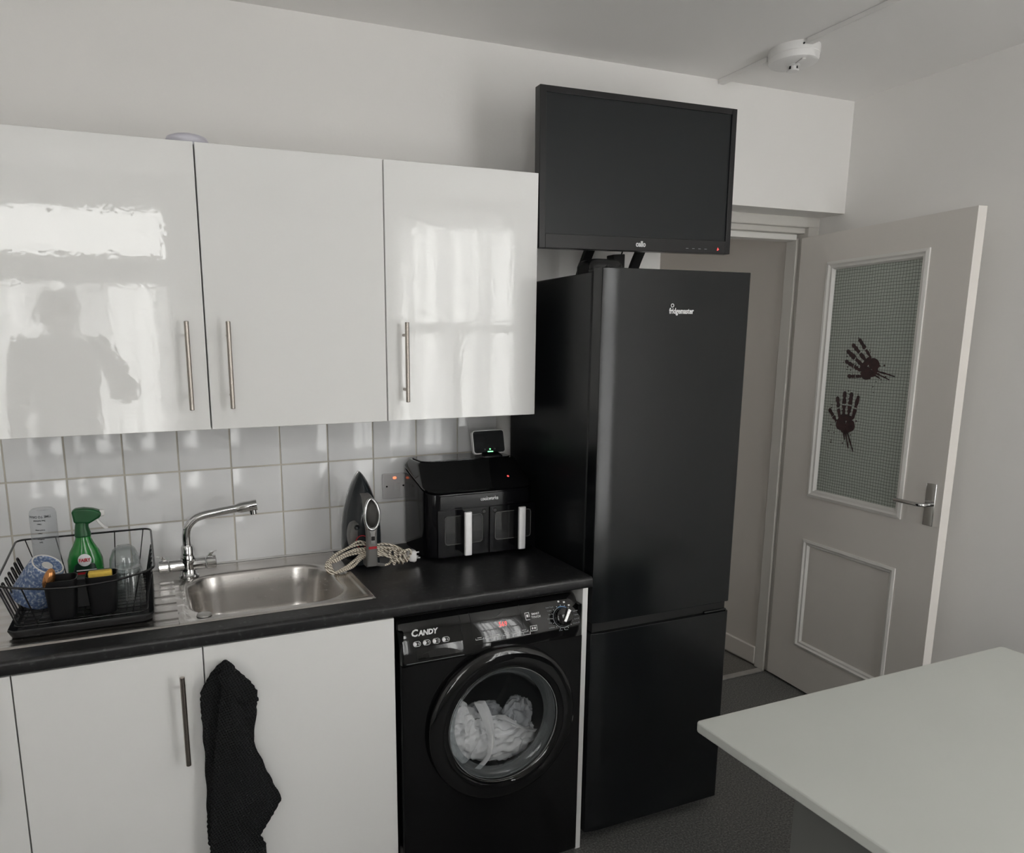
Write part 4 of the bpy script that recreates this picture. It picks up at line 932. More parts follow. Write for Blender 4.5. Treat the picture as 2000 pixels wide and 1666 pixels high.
oo = origin_of(dk)
for k in range(13):
    o = bpy.data.objects.new('wire', wx); COL.objects.link(o); o.parent = dk; o.location = Vector((0, RY0 + 0.030 + k * 0.0262, ZR)) - oo
for k in range(9):
    o = bpy.data.objects.new('wire', wy); COL.objects.link(o); o.parent = dk; o.location = Vector((RX0 + 0.030 + k * 0.0328, 0, ZR - 0.003)) - oo
def lerp(a, b_, t): return a + (b_ - a) * t
for k in range(5):                                  # back uprights
    t = 0.06 + 0.22 * k; xt = lerp(-1.572, -1.217, t); xb = lerp(RX0 + .02, RX1 - .02, t)
    part('wire', tube([(xt, lerp(-0.060, -0.070, t), zt_ + 0.005), (xb, RY1 - 0.014, ZR)], 0.0017, 6), 'black_satin', dk, smooth=60)
for t in (0.16, 0.90):                              # front uprights
    xt = lerp(-1.560, -1.212, t); xb = lerp(RX0 + .02, RX1 - .02, t)
    part('wire', tube([(xt, -0.480, zt_ - (0.014 if t < .5 else 0.006)), (xb, RY0 + 0.014, ZR)], 0.0017, 6), 'black_satin', dk, smooth=60)
for s in (0, 1):                                    # plate loops leaning out along both ends
    for k in range(7):
        y = RY0 + 0.045 + k * 0.0455
        xb = (RX0 + 0.016) if s == 0 else (RX1 - 0.016); xo = (-1.566 if s == 0 else -1.2145)
        xt = lerp(xb, xo, 0.80); zz = lerp(ZR, zt_, 0.80)
        part('plate_loop', tube(round_path([(xb, y - 0.009, ZR), (xt, y - 0.009, zz), (xt, y + 0.009, zz), (xb, y + 0.009, ZR)], 0.0085, 4), 0.0021, 6), 'black_satin', dk, smooth=60)

# cutlery caddy hanging inside the front rail
cy_ = thing('cutlery_caddy', 'black two-cup plastic caddy inside front of dish rack', 'caddy', (-1.38, -0.432, ZR))
for (xa, xb) in ((-1.463, -1.389), (-1.372, -1.299)):
    rs = []
    for z, i in ((0.946, 0.009), (0.950, 0.0065), (1.044, 0.0)): rs.append([(x, y, z) for x, y in rrect(xa + i, xb - i, -0.468 + i, -0.402 - i, 0.016, 5)])
    for z, i in ((1.044, 0.0022), (0.952, 0.0085)): rs.append([(x, y, z) for x, y in rrect(xa + i, xb - i, -0.468 + i, -0.402 - i, 0.015, 5)])
    part('compartment', loft(rs), 'black_plastic', cy_, smooth=40)
part('web', loft([[(x, -0.450, z), (x, -0.420, z), (x, -0.422, z + 0.004), (x, -0.448, z + 0.004)] for x, z in ((-1.392, 1.038), (-1.369, 1.038))]), 'black_plastic', cy_)
part('web', [box(-1.394, -1.367, -0.438, -0.432, 0.965, 1.036)], 'black_plastic', cy_)
sg = thing('sponge', 'yellow sponge scourer in the right cup of the caddy', 'sponge', (-1.335, -0.435, 0.957))
part('foam', box(-1.365, -1.311, -0.447, -0.425, 0.957, 1.051), 'yellow_foam', sg, bevel=0.004)
part('scouring_pad', box(-1.365, -1.311, -0.424, -0.418, 0.957, 1.051), 'scourer', sg, bevel=0.002)
ut = thing('copper_utensil', 'copper-coloured rounded utensil head poking from the left caddy cup', 'utensil', (-1.440, -0.442, 0.957))
UM = Matrix.Translation((-1.449, -0.452, 1.047)) @ Matrix.Rotation(0.32, 4, 'Y') @ Matrix.Rotation(0.2, 4, 'X')
part('utensil_head', tf(sphere((0, 0, 0), (0.0135, 0.016, 0.030), 20, 12), UM), 'copper', ut, smooth=70)
part('utensil_shaft', tube([(-1.446, -0.448, 1.030), (-1.437, -0.440, 0.959)], 0.0045, 10), 'copper', ut, smooth=60)

# blue cup upside down, leaning
cup = thing('cup', 'blue and white patterned cup leaning upside down in the rack', 'cup', (-1.49, -0.32, ZR))
CM = Matrix.Translation((-1.508, -0.325, 0.972)) @ Matrix.Rotation(0.50, 4, 'Y') @ Matrix.Rotation(0.30, 4, 'X')
part('cup_body', tf(lathe([(0.051, 0.0), (0.0525, 0.002), (0.049, 0.03), (0.045, 0.07), (0.0405, 0.100), (0.0395, 0.1035), (0.037, 0.1045), (0.034, 0.1035), (0.033, 0.101), (0.014, 0.1005), (0.0, 0.1005)], 40), CM), 'blue_ceramic', cup, smooth=60, recalc=False)
part('cup_lining', tf(lathe([(0.051, 0.0), (0.047, 0.03), (0.043, 0.07), (0.037, 0.095), (0.0, 0.097)], 40), CM), 'ceramic_white', cup, smooth=60, recalc=False)
part('foot_ring', tf(tube([(0.0365 * math.cos(2 * PI * k / 36), 0.0365 * math.sin(2 * PI * k / 36), 0.1035) for k in range(36)], 0.0022, 8, True), CM), 'ceramic_white', cup, smooth=60)
part('base_mark', tf(lathe([(0.0, 0.1018), (0.013, 0.1016), (0.0135, 0.1005), (0.0, 0.1005)], 24), CM), 'ceramic_white', cup, smooth=60)

# water bottle, upside down, with hour marks
BXc, BYc = -1.488, -0.145
bt = thing('water_bottle', 'clear plastic water bottle standing upside down behind the blue cup', 'bottle', (BXc, BYc, ZR))
part('bottle_body', lathe([(0.020, 0.0), (0.021, 0.03), (0.033, 0.05), (0.0335, 0.06), (0.0335, 0.206), (0.031, 0.215), (0.026, 0.2195), (0.015, 0.2165), (0.0, 0.2155)], 36, Matrix.Translation((BXc, BYc, ZR))), 'clear_plastic', bt, smooth=60, recalc=False)
UP = Matrix.Rotation(PI / 2, 4, 'X') @ Matrix.Rotation(PI, 4, 'Z')
for k, (s, sz, z) in enumerate([('TIME TO DRINK', 0.0088, 0.203), ('Stay hydrated', 0.0055, 0.192), ('10am', 0.005, 0.183), ('Don\'t stop', 0.0055, 0.166), ('12am', 0.005, 0.157), ('Halfway', 0.0055, 0.141), ('2pm', 0.005, 0.132)]):
    t_ = lettering(s, sz, (BXc - 0.006, BYc - 0.0338, ZR + z), 'print_black', bt, rot=UP, extrude=0.0001, bold=0.0002)
    for v in t_.data.vertices:                      # wrap the print round the bottle
        x = v.co.x + origin_of(bt).x - BXc; a = x / 0.0338; v.co.x = 0.0338 * math.sin(a); v.co.y = -0.0338 * math.cos(a) - 0.0003

# spray bottle
SXc, SYc = -1.383, -0.265
sb = thing('spray_bottle', 'green washing-up spray bottle with dark green trigger head', 'spray bottle', (SXc, SYc, ZR))
def sring(z, w, d, xo=0.0): return [(SXc + xo + w * math.cos(a) * (abs(math.cos(a)) ** -0.15 if abs(math.cos(a)) > .05 else 1), SYc + d * math.sin(a), z) for a in [2 * PI * k / 32 for k in range(32)]]
part('bottle_body', loft([sring(ZR, 0.036, 0.024), sring(ZR + 0.004, 0.041, 0.028), sring(0.985, 0.043, 0.029), sring(1.015, 0.044, 0.029), sring(1.040, 0.043, 0.028), sring(1.062, 0.036, 0.025), sring(1.080, 0.026, 0.020), sring(1.096, 0.0195, 0.017), sring(1.106, 0.018, 0.016)]), 'green_liquid', sb, smooth=60)
th = part('trigger_head', [loft([sring(1.100, 0.0205, 0.018), sring(1.112, 0.0195, 0.017), sring(1.128, 0.0165, 0.015, -0.001), sring(1.143, 0.0165, 0.014, 0.002)]),
     prism_y([(SXc - 0.018, 1.140), (SXc + 0.018, 1.136), (SXc + 0.044, 1.150), (SXc + 0.050, 1.158), (SXc + 0.047, 1.168), (SXc + 0.030, 1.175), (SXc + 0.008, 1.179), (SXc - 0.012, 1.178), (SXc - 0.022, 1.172), (SXc - 0.020, 1.158)], SYc - 0.014, SYc + 0.014)], 'green_trigger', sb, bevel=0.006, bseg=4, smooth=50)
part('nozzle', loft([[(SXc + 0.046 + x, SYc + y, 1.161 + z) for y, z in rrect(-w, w, -w, w, w * .4, 3)] for x, w in ((0.0, 0.009), (0.010, 0.0075), (0.012, 0.004))]), 'plastic_white', sb, smooth=40)
part('trigger', loft([[(SXc + x - 0.004, SYc - 0.007, z), (SXc + x + 0.003, SYc - 0.007, z + 0.002), (SXc + x + 0.003, SYc + 0.007, z + 0.002), (SXc + x - 0.004, SYc + 0.007, z)] for x, z in ((0.036, 1.148), (0.042, 1.136), (0.051, 1.124), (0.060, 1.117))]), 'plastic_white', sb, bevel=0.0015)
lb = part('label_panel', loft([[(SXc + 0.040 * math.sin(a) * s, SYc - 0.0285 - 0.0018 - 0.001 * d + 0.012 * abs(math.sin(a)) ** 2.2, z) for a in [-0.85 + 1.7 * k / 12 for k in range(13)]] for z, s, d in ((0.955, 1, 0), (1.005, 1.02, 0), (1.030, 0.80, 0), (1.046, 0.42, 0.5))], False, False, closed=False), 'label_dark', sb, smooth=60, solid=0.001, recalc=False)
yb_ = SYc - 0.0325
part('badge', tf(lathe([(0.0, 0.0015), (0.0155, 0.0012), (0.0165, 0.0), (0.0, 0.0)], 28), Matrix.Translation((SXc + 0.001, yb_ + 0.0015, 1.044)) @ Matrix.Rotation(PI / 2 - 0.10, 4, 'X')), 'print_white', sb, smooth=60)
lettering('FAIRY', 0.0125, (SXc + 0.001, yb_ - 0.0007, 1.044), 'print_red', sb, rot=Matrix.Rotation(PI / 2 - 0.10, 4, 'X'), bold=0.0005, xs=0.85)
part('red_band', box(SXc - 0.022, SXc + 0.024, yb_ - 0.0012, yb_ + 0.0004, 1.002, 1.012), 'print_red', sb)
part('white_band', box(SXc - 0.020, SXc + 0.028, yb_ - 0.0010, yb_ + 0.0004, 1.016, 1.0185), 'print_white', sb)

# glasses drying upside down
def glass(name, loc, prof, label):
    g = tag(part(name, lathe(prof, 36, Matrix.Translation(loc)), 'clear_glass', None, smooth=60, recalc=False), label, 'glass', 'glasses in the dish rack')
    return g
glass('wine_glass', (-1.286, -0.290, ZR), [(0.028, 0.0), (0.034, 0.03), (0.0395, 0.065), (0.038, 0.095), (0.028, 0.120), (0.018, 0.129), (0.0, 0.131), (0.0, 0.127), (0.017, 0.125), (0.027, 0.117), (0.0365, 0.094), (0.038, 0.065), (0.0325, 0.03), (0.0265, 0.0), (0.028, 0.0)], 'clear round-bottomed glass upside down at the rack end, behind the tumbler')
rib = []
seg = 40
for z, r_ in ((0.0, 0.0385), (0.01, 0.0382), (0.05, 0.036), (0.090, 0.0335), (0.096, 0.031), (0.097, 0.0), (0.090, 0.0), (0.088, 0.029), (0.05, 0.0335), (0.0, 0.0362), (0.0, 0.0385)):
    rib.append([(-1.277 + max(r_, 1e-5) * (1 + (0.015 if k % 4 < 2 and 0.005 < z < .089 else 0)) * math.cos(2 * PI * k / seg), -0.378 + max(r_, 1e-5) * math.sin(2 * PI * k / seg), ZR + z) for k in range(seg)])
tag(part('tumbler', loft(rib, False, False), 'clear_glass', None, smooth=50, recalc=False), 'clear ribbed tumbler upside down at the right front of the rack', 'glass', 'glasses in the dish rack')

# ================================================================== tea towel on the base cabinet handle
tow_back = [(0.834, -1.074, -1.062), (0.828, -1.087, -1.053), (0.811, -1.104, -1.044), (0.77, -1.129, -1.01), (0.742, -1.132, -0.995), (0.695, -1.132, -1.0), (0.613, -1.131, -1.012), (0.526, -1.132, -1.02), (0.441, -1.135, -1.03), (0.396, -1.137, -1.035), (0.352, -1.137, -1.04), (0.348, -1.135, -1.05)]
tow_front = [(0.824, -1.073, -1.060), (0.782, -1.082, -1.045), (0.701, -1.096, -1.03), (0.619, -1.108, -1.013), (0.532, -1.119, -0.984), (0.45, -1.128, -0.952), (0.406, -1.131, -0.98), (0.361, -1.134, -1.01), (0.328, -1.135, -0.997), (0.19, -1.138, -0.996), (0.13, -1.13, -1.00)]
def towel_sheet(rows, yb, depth, seed, nv=70, nu=26):
    zs = [r_[0] for r_ in rows]
    def fn(u, v):
        t = v * (len(rows) - 1); i = min(int(t), len(rows) - 2); q = t - i
        z = lerp(rows[i][0], rows[i + 1][0], q); a = lerp(rows[i][1], rows[i + 1][1], q); c = lerp(rows[i][2], rows[i + 1][2], q)
        w = c - a; x = a + w * u
        fold = depth * (0.55 * math.sin(PI * u) + 0.35 * math.sin(u * 9 + seed + v * 2.0) * (0.4 + 0.6 * v)) + 0.006 * noise.noise(Vector((x * 14, seed, z * 9)))
        fold *= min(1.0, v * 7)
        return (x + 0.0015 * math.sin(z * 400) * (1 if u in (0, 1) else 0), yb - fold , z + 0.006 * max(0, 1 - v * 12) * math.sin(PI * u))
    return grid(fn, nu, nv)
tw = part('tea_towel', [towel_sheet(tow_back, -0.6065, 0.016, 0.3), towel_sheet(tow_front, -0.632, 0.017, 2.1),
     towel_sheet([(0.828, -1.076, -1.058), (0.815, -1.092, -1.036), (0.785, -1.080, -1.015), (0.76, -1.066, -1.005), (0.735, -1.05, -0.997)], -0.638, 0.008, 4.0, 24, 16)], 'waffle_cotton', None, smooth=70, solid=0.004, recalc=False)
tag(tw, 'black waffle-weave tea towel hanging from the base cabinet handle', 'towel')

# ================================================================== things up high
tag(part('plastic_lid', lathe([(0.0, 0.0315), (0.020, 0.031), (0.040, 0.0285), (0.051, 0.024), (0.054, 0.017), (0.052, 0.012), (0.050, 0.0), (0.0, 0.0)], 40, Matrix.Translation((-1.052, -0.245, 2.1004))), 'plastic_lilac', None, smooth=50), 'round pale plastic dome lying on top of the wall cabinets', 'lid')
sd = thing('smoke_detector', 'round white smoke detector on the ceiling near the doorway', 'smoke detector', (0.928, -0.315, ZC - 0.068))
SDM = Matrix.Translation((0.928, -0.315, ZC)) @ Matrix.Rotation(PI, 4, 'X')
part('base_ring', lathe([(0.0, 0.0), (0.080, 0.0), (0.081, 0.006), (0.0805, 0.024), (0.079, 0.026), (0.0, 0.026)], 48, SDM), 'plastic_white', sd, smooth=35)
part('housing', lathe([(0.0, 0.026), (0.0785, 0.026), (0.079, 0.036), (0.076, 0.045), (0.069, 0.049), (0.030, 0.052), (0.0, 0.052)], 48, SDM), 'plastic_white', sd, smooth=40)
ch = part('sensor_dome', lathe([(0.0, 0.050), (0.021, 0.050), (0.021, 0.054), (0.012, 0.055), (0.012, 0.066), (0.020, 0.067), (0.017, 0.071), (0.0, 0.072)], 28, SDM), 'plastic_white', sd, smooth=40)
for k in range(6):
    a = 2 * PI * k / 6; part('sensor_slot', tf(box(0.0105, 0.0145, -0.003, 0.003, 0.0555, 0.0655), SDM @ Matrix.Rotation(a, 4, 'Z')), 'rubber' if k % 2 else 'plastic_white', ch)
part('test_bar', tf(box(-0.006, 0.006, 0.02, 0.064, 0.0500, 0.0535), SDM @ Matrix.Rotation(0.3, 4, 'Z')), 'plastic_white', sd, bevel=0.001)
part('screw', tf(cyl((-0.036, 0.0715, 0.012), (-0.0375, 0.0745, 0.012), 0.003, 10), SDM), 'rubber', sd)
tk = thing('cable_trunking', 'white cable trunking running along the ceiling to the smoke detector', 'trunking', (0.905, -1.2, ZC - 0.0165))
part('trunking_length', box(0.892, 0.918, -0.232, -0.0005, ZC - 0.0165, ZC - 0.0003), 'ceiling_paint', tk, bevel=0.001)
part('trunking_length', box(0.892, 0.918, -2.9, -0.398, ZC - 0.0165, ZC - 0.0003), 'ceiling_paint', tk, bevel=0.001)

# ================================================================== open door against the right wall
DLW, DLT, DLH = 0.78, 0.040, 2.045
dr_o = part('door_1', [box(0, 0.16, 0, DLT, 0.012, DLH), box(0.62, DLW, 0, DLT, 0.012, DLH), box(0.16, 0.62, 0, DLT, 0.012, 0.215), box(0.16, 0.62, 0, DLT, 0.715, 0.925), box(0.16, 0.62, 0, DLT, 1.925, DLH)], 'door_paint')
dr_o['kind'] = 'structure'; dr_o['label'] = 'cream panelled door with wired glass standing open at the right'
part('lower_panel', box(0.158, 0.622, 0.010, DLT - 0.010, 0.213, 0.717), 'door_paint', dr_o)
def beading(x0, x1, z0, z1, w, nm, y0=-0.006):
    # mitred moulding: four lengths with a stepped profile
    prof_ = [(0, 0.0), (0.0, y0), (w * 0.35, y0 - 0.003), (w * 0.55, y0 + 0.003), (w * 0.8, y0 + 0.004), (w, 0.010), (w, 0.012)]
    c = [(x0, z0, 1, 1), (x1, z0, -1, 1), (x1, z1, -1, -1), (x0, z1, 1, -1)]
    for k in range(4):
        (xa, za, sa, ta), (xb, zb, sb_, tb) = c[k], c[(k + 1) % 4]
        part(nm, loft([[(xa + sa * i, y, za + ta * i) for i, y in prof_], [(xb + sb_ * i, y, zb + tb * i) for i, y in prof_]]), 'bead_paint', dr_o)
beading(0.157, 0.623, 0.918, 1.928, 0.034, 'glazing_bead')
beading(0.155, 0.625, 0.210, 0.720, 0.030, 'panel_moulding', -0.004)
part('pane', box(0.165, 0.615, 0.014, 0.020, 0.925, 1.925), 'wired_glass', dr_o)
hd = part('door_handle', [tube(round_path([(0.735, -0.004, 1.0), (0.735, -0.045, 1.0), (0.625, -0.045, 1.0)], 0.02, 5), 0.008, 10)], 'chrome', dr_o, smooth=60)
part('handle_plate', box(0.715, 0.755, -0.006, 0.0, 0.92, 1.08), 'chrome', hd, bevel=0.002)
# handprint stickers on the pane
def handprint(name, s0, z0, sc, rot, seed, label, group):
    rnd = random.Random(seed); Y0, Y1 = 0.0128, 0.0138; shapes = []
    def blob(x, z, rx, rz, n=18, wob=0.18):
        o = []
        for k in range(n):
            a = 2 * PI * k / n; q = 1 + wob * (noise.noise(Vector((math.cos(a) * 1.5 + seed * 7, math.sin(a) * 1.5, x * 40 + z * 31))))
            o.append((x + rx * q * math.cos(a), z + rz * q * math.sin(a)))
        shapes.append(o)
    def bar(x0, z0_, x1, z1, w0, w1, n=5):
        d = Vector((x1 - x0, z1 - z0_)); p = Vector((-d.y, d.x)).normalized(); l = []; r_ = []
        for k in range(n + 1):
            t = k / n; w = lerp(w0, w1, t) * (1 + 0.35 * rnd.uniform(-1, 1)); c = Vector((x0, z0_)) + d * t
            l.append((c.x + p.x * w, c.y + p.y * w)); r_.append((c.x - p.x * w, c.y - p.y * w))
        shapes.append(l[::-1] + r_)
    blob(-0.022, -0.022, 0.026, 0.030); blob(0.028, -0.026, 0.024, 0.028); blob(0.0, 0.008, 0.040, 0.014); blob(0.004, -0.048, 0.022, 0.014)
    for (xa, za, xb, zb, w) in ((-0.034, 0.010, -0.052, 0.088, 0.0085), (-0.012, 0.020, -0.016, 0.112, 0.009), (0.014, 0.020, 0.020, 0.110, 0.009), (-0.048, -0.012, -0.088, 0.034, 0.008), (0.038, 0.008, 0.056, 0.10, 0.0075)):
        bar(xa, za, lerp(xa, xb, .45), lerp(za, zb, .45), w * 0.8, w); bar(lerp(xa, xb, .52), lerp(za, zb, .52), xb, zb, w, w * 0.9); blob(xb, zb, w * 1.05, w * 1.3, 10)
    for (xa, za, xb, zb) in ((0.002, -0.04, 0.030, -0.125), (0.012, -0.045, 0.056, -0.135), (-0.004, -0.05, 0.006, -0.09)): bar(xa, za, xb, zb, 0.004, 0.0022, 8)
    for _ in range(26): blob(rnd.uniform(-0.09, 0.06), rnd.uniform(-0.11, 0.14), rnd.uniform(.0015, .004), rnd.uniform(.0015, .004), 7)
    R2 = Matrix.Rotation(rot, 2)
    t = thing(name, label, 'sticker', (s0, 0, z0), group)
    loose = []
    for q, o in enumerate(shapes):
        oo_ = [R2 @ (Vector(p) * sc) for p in o]
        lift = 0.00002 * q
        g_ = prism_y([(s0 + p.x, z0 + p.y) for p in oo_], Y0 - lift, Y1 - lift)
        if q < len(shapes) - 26: part('palm_mark' if q < 4 else ('drip_mark' if q >= len(shapes) - 29 else 'finger_mark'), g_, 'blood_print', t)
        else: loose.append(g_)
    sp_ = part('splatter', loose, 'blood_print', t); sp_['kind'] = 'stuff'
    return t
HX, HY2 = 1.533, 0.139
# door frame of reference: local x runs along the leaf away from the hinge
dvec = Vector((-0.08938436, -0.99599721)); DROT = math.atan2(dvec.y, dvec.x)
DMAT = Matrix.Translation((HX, HY2, 0)) @ Matrix.Rotation(DROT, 4, 'Z')
h1 = handprint('handprint_sticker', 0.308, 1.275, 0.95, 0.0, 3, 'dark red whole handprint sticker lower on the door glass', 'handprint stickers on the door glass')
h2 = handprint('handprint_sticker', 0.385, 1.50, 0.95, 0.9, 9, 'dark red handprint sticker higher on the door glass', 'handprint stickers on the door glass')
for o in (dr_o, h1, h2): o.matrix_world = DMAT @ Matrix.Translation(o.location)

# ================================================================== white table at the right
tb = thing('table', 'plain white table with one corner jutting in at the lower right', 'table', (0.45, -1.55, 0))
tt = prism_z(rrect(-0.078, 1.02, -1.86, -1.131, 0.012, 4), 0.711, 0.735)
part('table_top', tt, 'table_white', tb, bevel=0.003)
part('panel_leg', box(0.055, 0.079, -1.70, -1.30, 0.0, 0.711), 'table_panel', tb, bevel=0.001)
part('panel_leg', box(0.90, 0.924, -1.70, -1.30, 0.0, 0.711), 'table_panel', tb, bevel=0.001)
part('stretcher', box(0.079, 0.90, -1.52, -1.50, 0.40, 0.711), 'table_panel', tb, bevel=0.001)
#@@PERSON

# ================================================================== the person taking the photograph, mirrored in the cabinet door
def skinned(name, chains, mat, parent, sub=2, root=None):
    """chains of (x, y, z, radius_x, radius_y) joined by key: [(points, link_to_index or None)]"""
    V = []; E_ = []; R_ = []
    for ptsl, link in chains:
        prev = link
        for p in ptsl:
            V.append(Vector(p[:3]) - origin_of(parent)); R_.append((p[3], p[4] if len(p) > 4 else p[3]))
            if prev is not None: E_.append((prev, len(V) - 1))
            prev = len(V) - 1
    me = bpy.data.meshes.new(name); me.from_pydata(V, E_, []); me.update(); me.materials.append(MATS[mat])
    o = bpy.data.objects.new(name, me); COL.objects.link(o); o.parent = parent
    sm = o.modifiers.new('skin', 'SKIN'); sm.use_smooth_shade = True
    if not me.skin_vertices: 
        bpy.context.view_layer.objects.active = o
    for k, sv in enumerate(me.skin_vertices[0].data):
        sv.radius = R_[k]; sv.use_root = (k == 0)
    s_ = o.modifiers.new('sub', 'SUBSURF'); s_.levels = sub; s_.render_levels = sub
    return o
PX, PY = -1.60, -2.66
pr = thing('person', 'person in dark top holding a phone, mirrored in the leftmost wall cabinet', 'person', (PX, PY, 0))
LS, RS = (PX - 0.195, PY, 1.60), (PX + 0.185, PY, 1.60)
REL, LEL = (PX + 0.325, PY + 0.02, 1.355), (PX - 0.235, PY - 0.01, 1.29)
RH, LH = (-1.305, -2.445, 1.345), (PX - 0.235, PY + 0.10, 1.00)
def mid(a, b_, t=0.5): return tuple(lerp(a[i], b_[i], t) for i in range(3))
body = skinned('body', [
    ([(PX, PY, 1.02, .15, .11), (PX, PY, 1.16, .145, .10), (PX, PY, 1.34, .16, .105), (PX, PY, 1.50, .16, .10), (PX, PY, 1.60, .075, .07), (PX, PY + 0.005, 1.655, .055, .058), (PX, PY + 0.015, 1.715, .062, .075), (PX, PY + 0.02, 1.775, .077, .095), (PX, PY + 0.012, 1.84, .072, .09), (PX, PY + 0.008, 1.878, .04, .05)], None),
    ([(*LS, .06), (*mid(LS, LEL), .048), (*LEL, .042), (*mid(LEL, LH, .5), .036), (*mid(LEL, LH, .9), .026), (*LH, .028, .016)], 3),
    ([(*RS, .06), (*mid(RS, REL), .048), (*REL, .042), (*mid(REL, RH, .5), .036), (*mid(REL, RH, .9), .026), (*RH, .028, .016)], 3),
    ([(PX - .10, PY, .92, .085, .09), (PX - .11, PY + .01, .70, .072), (PX - .115, PY + .01, .50, .055), (PX - .118, PY - .01, .28, .048), (PX - .12, PY - .02, .09, .036), (PX - .125, PY + .06, .035, .04, .03), (PX - .13, PY + .14, .03, .035, .025)], 0),
    ([(PX + .10, PY, .92, .085, .09), (PX + .11, PY + .01, .70, .072), (PX + .115, PY + .01, .50, .055), (PX + .118, PY - .01, .28, .048), (PX + .12, PY - .02, .09, .036), (PX + .125, PY + .06, .035, .04, .03), (PX + .13, PY + .14, .03, .035, .025)], 0)], 'skin', pr)
skinned('jumper', [
    ([(PX, PY, 0.96, .175, .13), (PX, PY, 1.16, .175, .125), (PX, PY, 1.36, .185, .125), (PX, PY, 1.51, .18, .115), (PX, PY, 1.61, .085, .08)], None),
    ([(*LS, .075), (*mid(LS, LEL), .066), (*LEL, .060), (*mid(LEL, LH, .5), .050), (*mid(LEL, LH, .84), .038)], 3),
    ([(*RS, .075), (*mid(RS, REL), .066), (*REL, .060), (*mid(REL, RH, .5), .050), (*mid(REL, RH, .84), .038)], 3)], 'clothes', pr)
skinned('trousers', [([(PX, PY, 0.98, .165, .125)], None),
    ([(PX - .10, PY, .88, .10, .105), (PX - .11, PY + .01, .68, .088), (PX - .115, PY + .01, .48, .072), (PX - .118, PY - .01, .26, .064), (PX - .12, PY - .01, .075, .058)], 0),
    ([(PX + .10, PY, .88, .10, .105), (PX + .11, PY + .01, .68, .088), (PX + .115, PY + .01, .48, .072), (PX + .118, PY - .01, .26, .064), (PX + .12, PY - .01, .075, .058)], 0)], 'clothes', pr)
# head: hair cap, ears, nose, eyes, mouth
hv, hf = sphere((PX, PY + 0.002, 1.790), (0.108, 0.125, 0.118), 28, 18)
hv2 = []
for (x, y, z) in hv:
    fr_ = (y - PY) / 0.118
    if fr_ > 0.25 and z < 1.835: y = PY + 0.03 - 0.02 * (1.835 - z) / 0.1 * 3
    q = 1 + 0.03 * noise.noise(Vector((x * 22, y * 22, z * 22)))
    hv2.append((PX + (x - PX) * q, y, 1.790 + (z - 1.790) * q))
part('hair', (hv2, hf), 'hair', pr, smooth=70)
for s in (-1, 1):
    part('ear', sphere((PX + s * 0.098, PY + 0.012, 1.765), (0.012, 0.022, 0.033), 12, 8), 'skin', pr, smooth=70)
    part('eye', sphere((PX + s * 0.031, PY + 0.098, 1.785), (0.013, 0.010, 0.009), 12, 8), 'ceramic_white', pr, smooth=70)
    part('shoe', loft([[(PX + s * 0.125 + x, PY + y, z) for x, y in rrect(-w, w, -0.10 + i, 0.19 - i, w * 0.9, 5)] for z, w, i in ((0.0, 0.045, 0.0), (0.02, 0.048, -0.002), (0.05, 0.044, 0.008), (0.085, 0.036, 0.05))]), 'rubber', pr, smooth=50)
part('nose', loft([[(PX + x * w, PY + y, z) for x, y in ((-1, 0.085), (0, d), (1, 0.085))] for z, w, d in ((1.788, 0.007, 0.108), (1.765, 0.011, 0.122), (1.748, 0.016, 0.130), (1.742, 0.012, 0.105))]), 'skin', pr, smooth=70)
part('mouth', sphere((PX, PY + 0.093, 1.716), (0.024, 0.010, 0.007), 14, 6), 'print_red', pr, smooth=70)
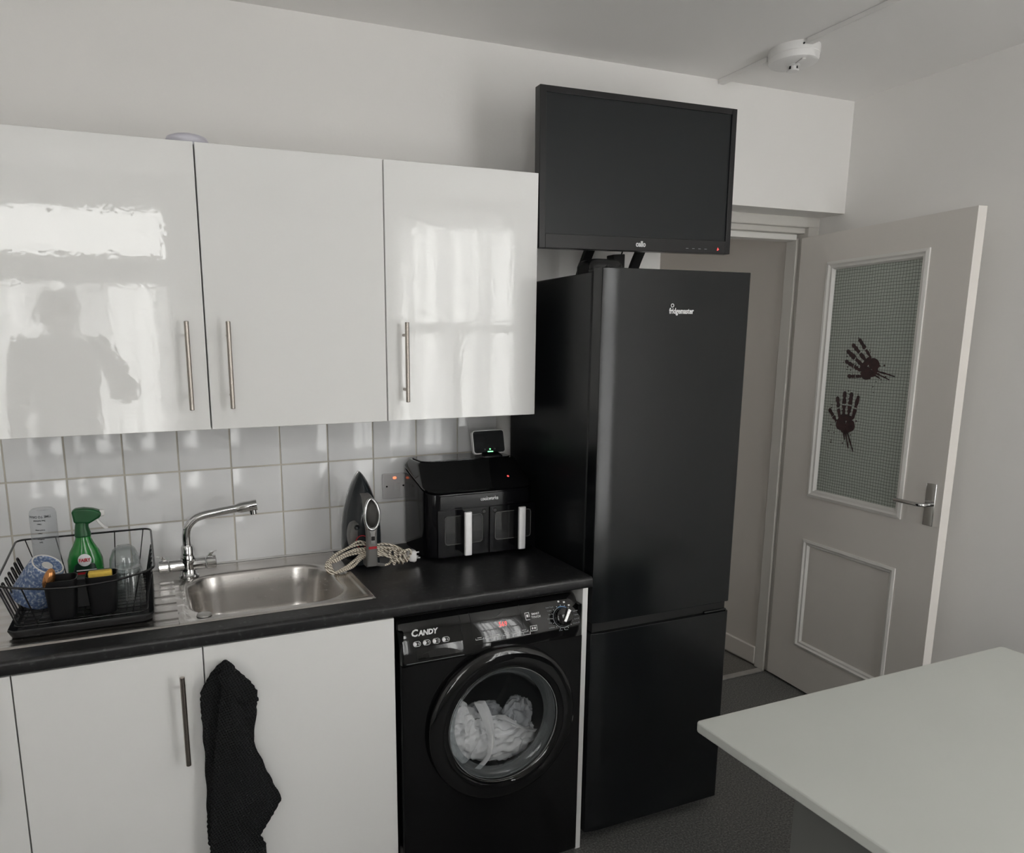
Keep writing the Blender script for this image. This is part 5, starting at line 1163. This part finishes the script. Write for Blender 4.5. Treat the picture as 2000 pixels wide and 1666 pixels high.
# phone held in front of the chest, fingers round its edges
PHB = Vector((-1.315, -2.415, 1.47))
PM = Matrix.Translation(PHB) @ Matrix(((RIGHT.x, FWD.x, -DOWN.x, 0), (RIGHT.y, FWD.y, -DOWN.y, 0), (RIGHT.z, FWD.z, -DOWN.z, 0), (0, 0, 0, 1)))
ph = thing('smartphone', 'black smartphone in the right hand of the person in dark top', 'phone', PHB)
part('phone_body', tf(prism_y(rrect(-0.060, 0.014, -0.145, 0.014, 0.010, 5), -0.0045, 0.0045), PM), 'black_gloss', ph, bevel=0.002)
part('lens', tf(lathe([(0.0, 0.0012), (0.006, 0.001), (0.0075, 0.0), (0.0, 0.0)], 20), PM @ Matrix.Translation((0, 0.0045, 0)) @ Matrix.Rotation(-PI / 2, 4, 'X')), 'display_glass', ph, smooth=50)
for k in range(5):                                   # relaxed left hand
    b0 = Vector(LH) + Vector((0.004, -0.024 + 0.013 * k, -0.012)); L = (0.060, 0.070, 0.074, 0.068, 0.05)[k]
    if k == 4: part('thumb', tube(smooth_path([Vector(LH) + Vector((0, 0.02, 0.01)), b0 + Vector((0.012, 0.022, -0.02)), b0 + Vector((0.020, 0.026, -0.048))], 4), lambda t: 0.0105 - 0.002 * t, 8), 'skin', pr, smooth=70)
    else: part('finger', tube(smooth_path([b0, b0 + Vector((0.004, 0.002, -L * 0.5)), b0 + Vector((0.014, 0.004, -L * 0.85)), b0 + Vector((0.026, 0.005, -L))], 4), lambda t: 0.0092 - 0.0022 * t, 8), 'skin', pr, smooth=70)
for H, sgn in ((RH, 1),):
    for k in range(4):
        b0 = Vector(H) + Vector((0, 0.004, 0.012 - 0.016 * k)); L = (0.062, 0.070, 0.066, 0.052)[k]
        tgt = PM @ Vector((0.014 if sgn > 0 else -0.060, 0.0, -0.075 - 0.018 * k))
        tip = PM @ Vector((0.006 if sgn > 0 else -0.048, 0.013, -0.075 - 0.018 * k))
        part('finger', tube(smooth_path([b0, (b0 + tgt) / 2 + FWD * 0.010, tgt + RIGHT * 0.008 * sgn + FWD * 0.008, tip], 4), lambda t: 0.0092 - 0.0022 * t, 8), 'skin', pr, smooth=70)
    tt_ = PM @ Vector((0.004 if sgn > 0 else -0.046, -0.012, -0.09))
    part('thumb', tube(smooth_path([Vector(H), (Vector(H) + tt_) / 2 - FWD * 0.012, tt_], 4), lambda t: 0.0108 - 0.002 * t, 8), 'skin', pr, smooth=70)
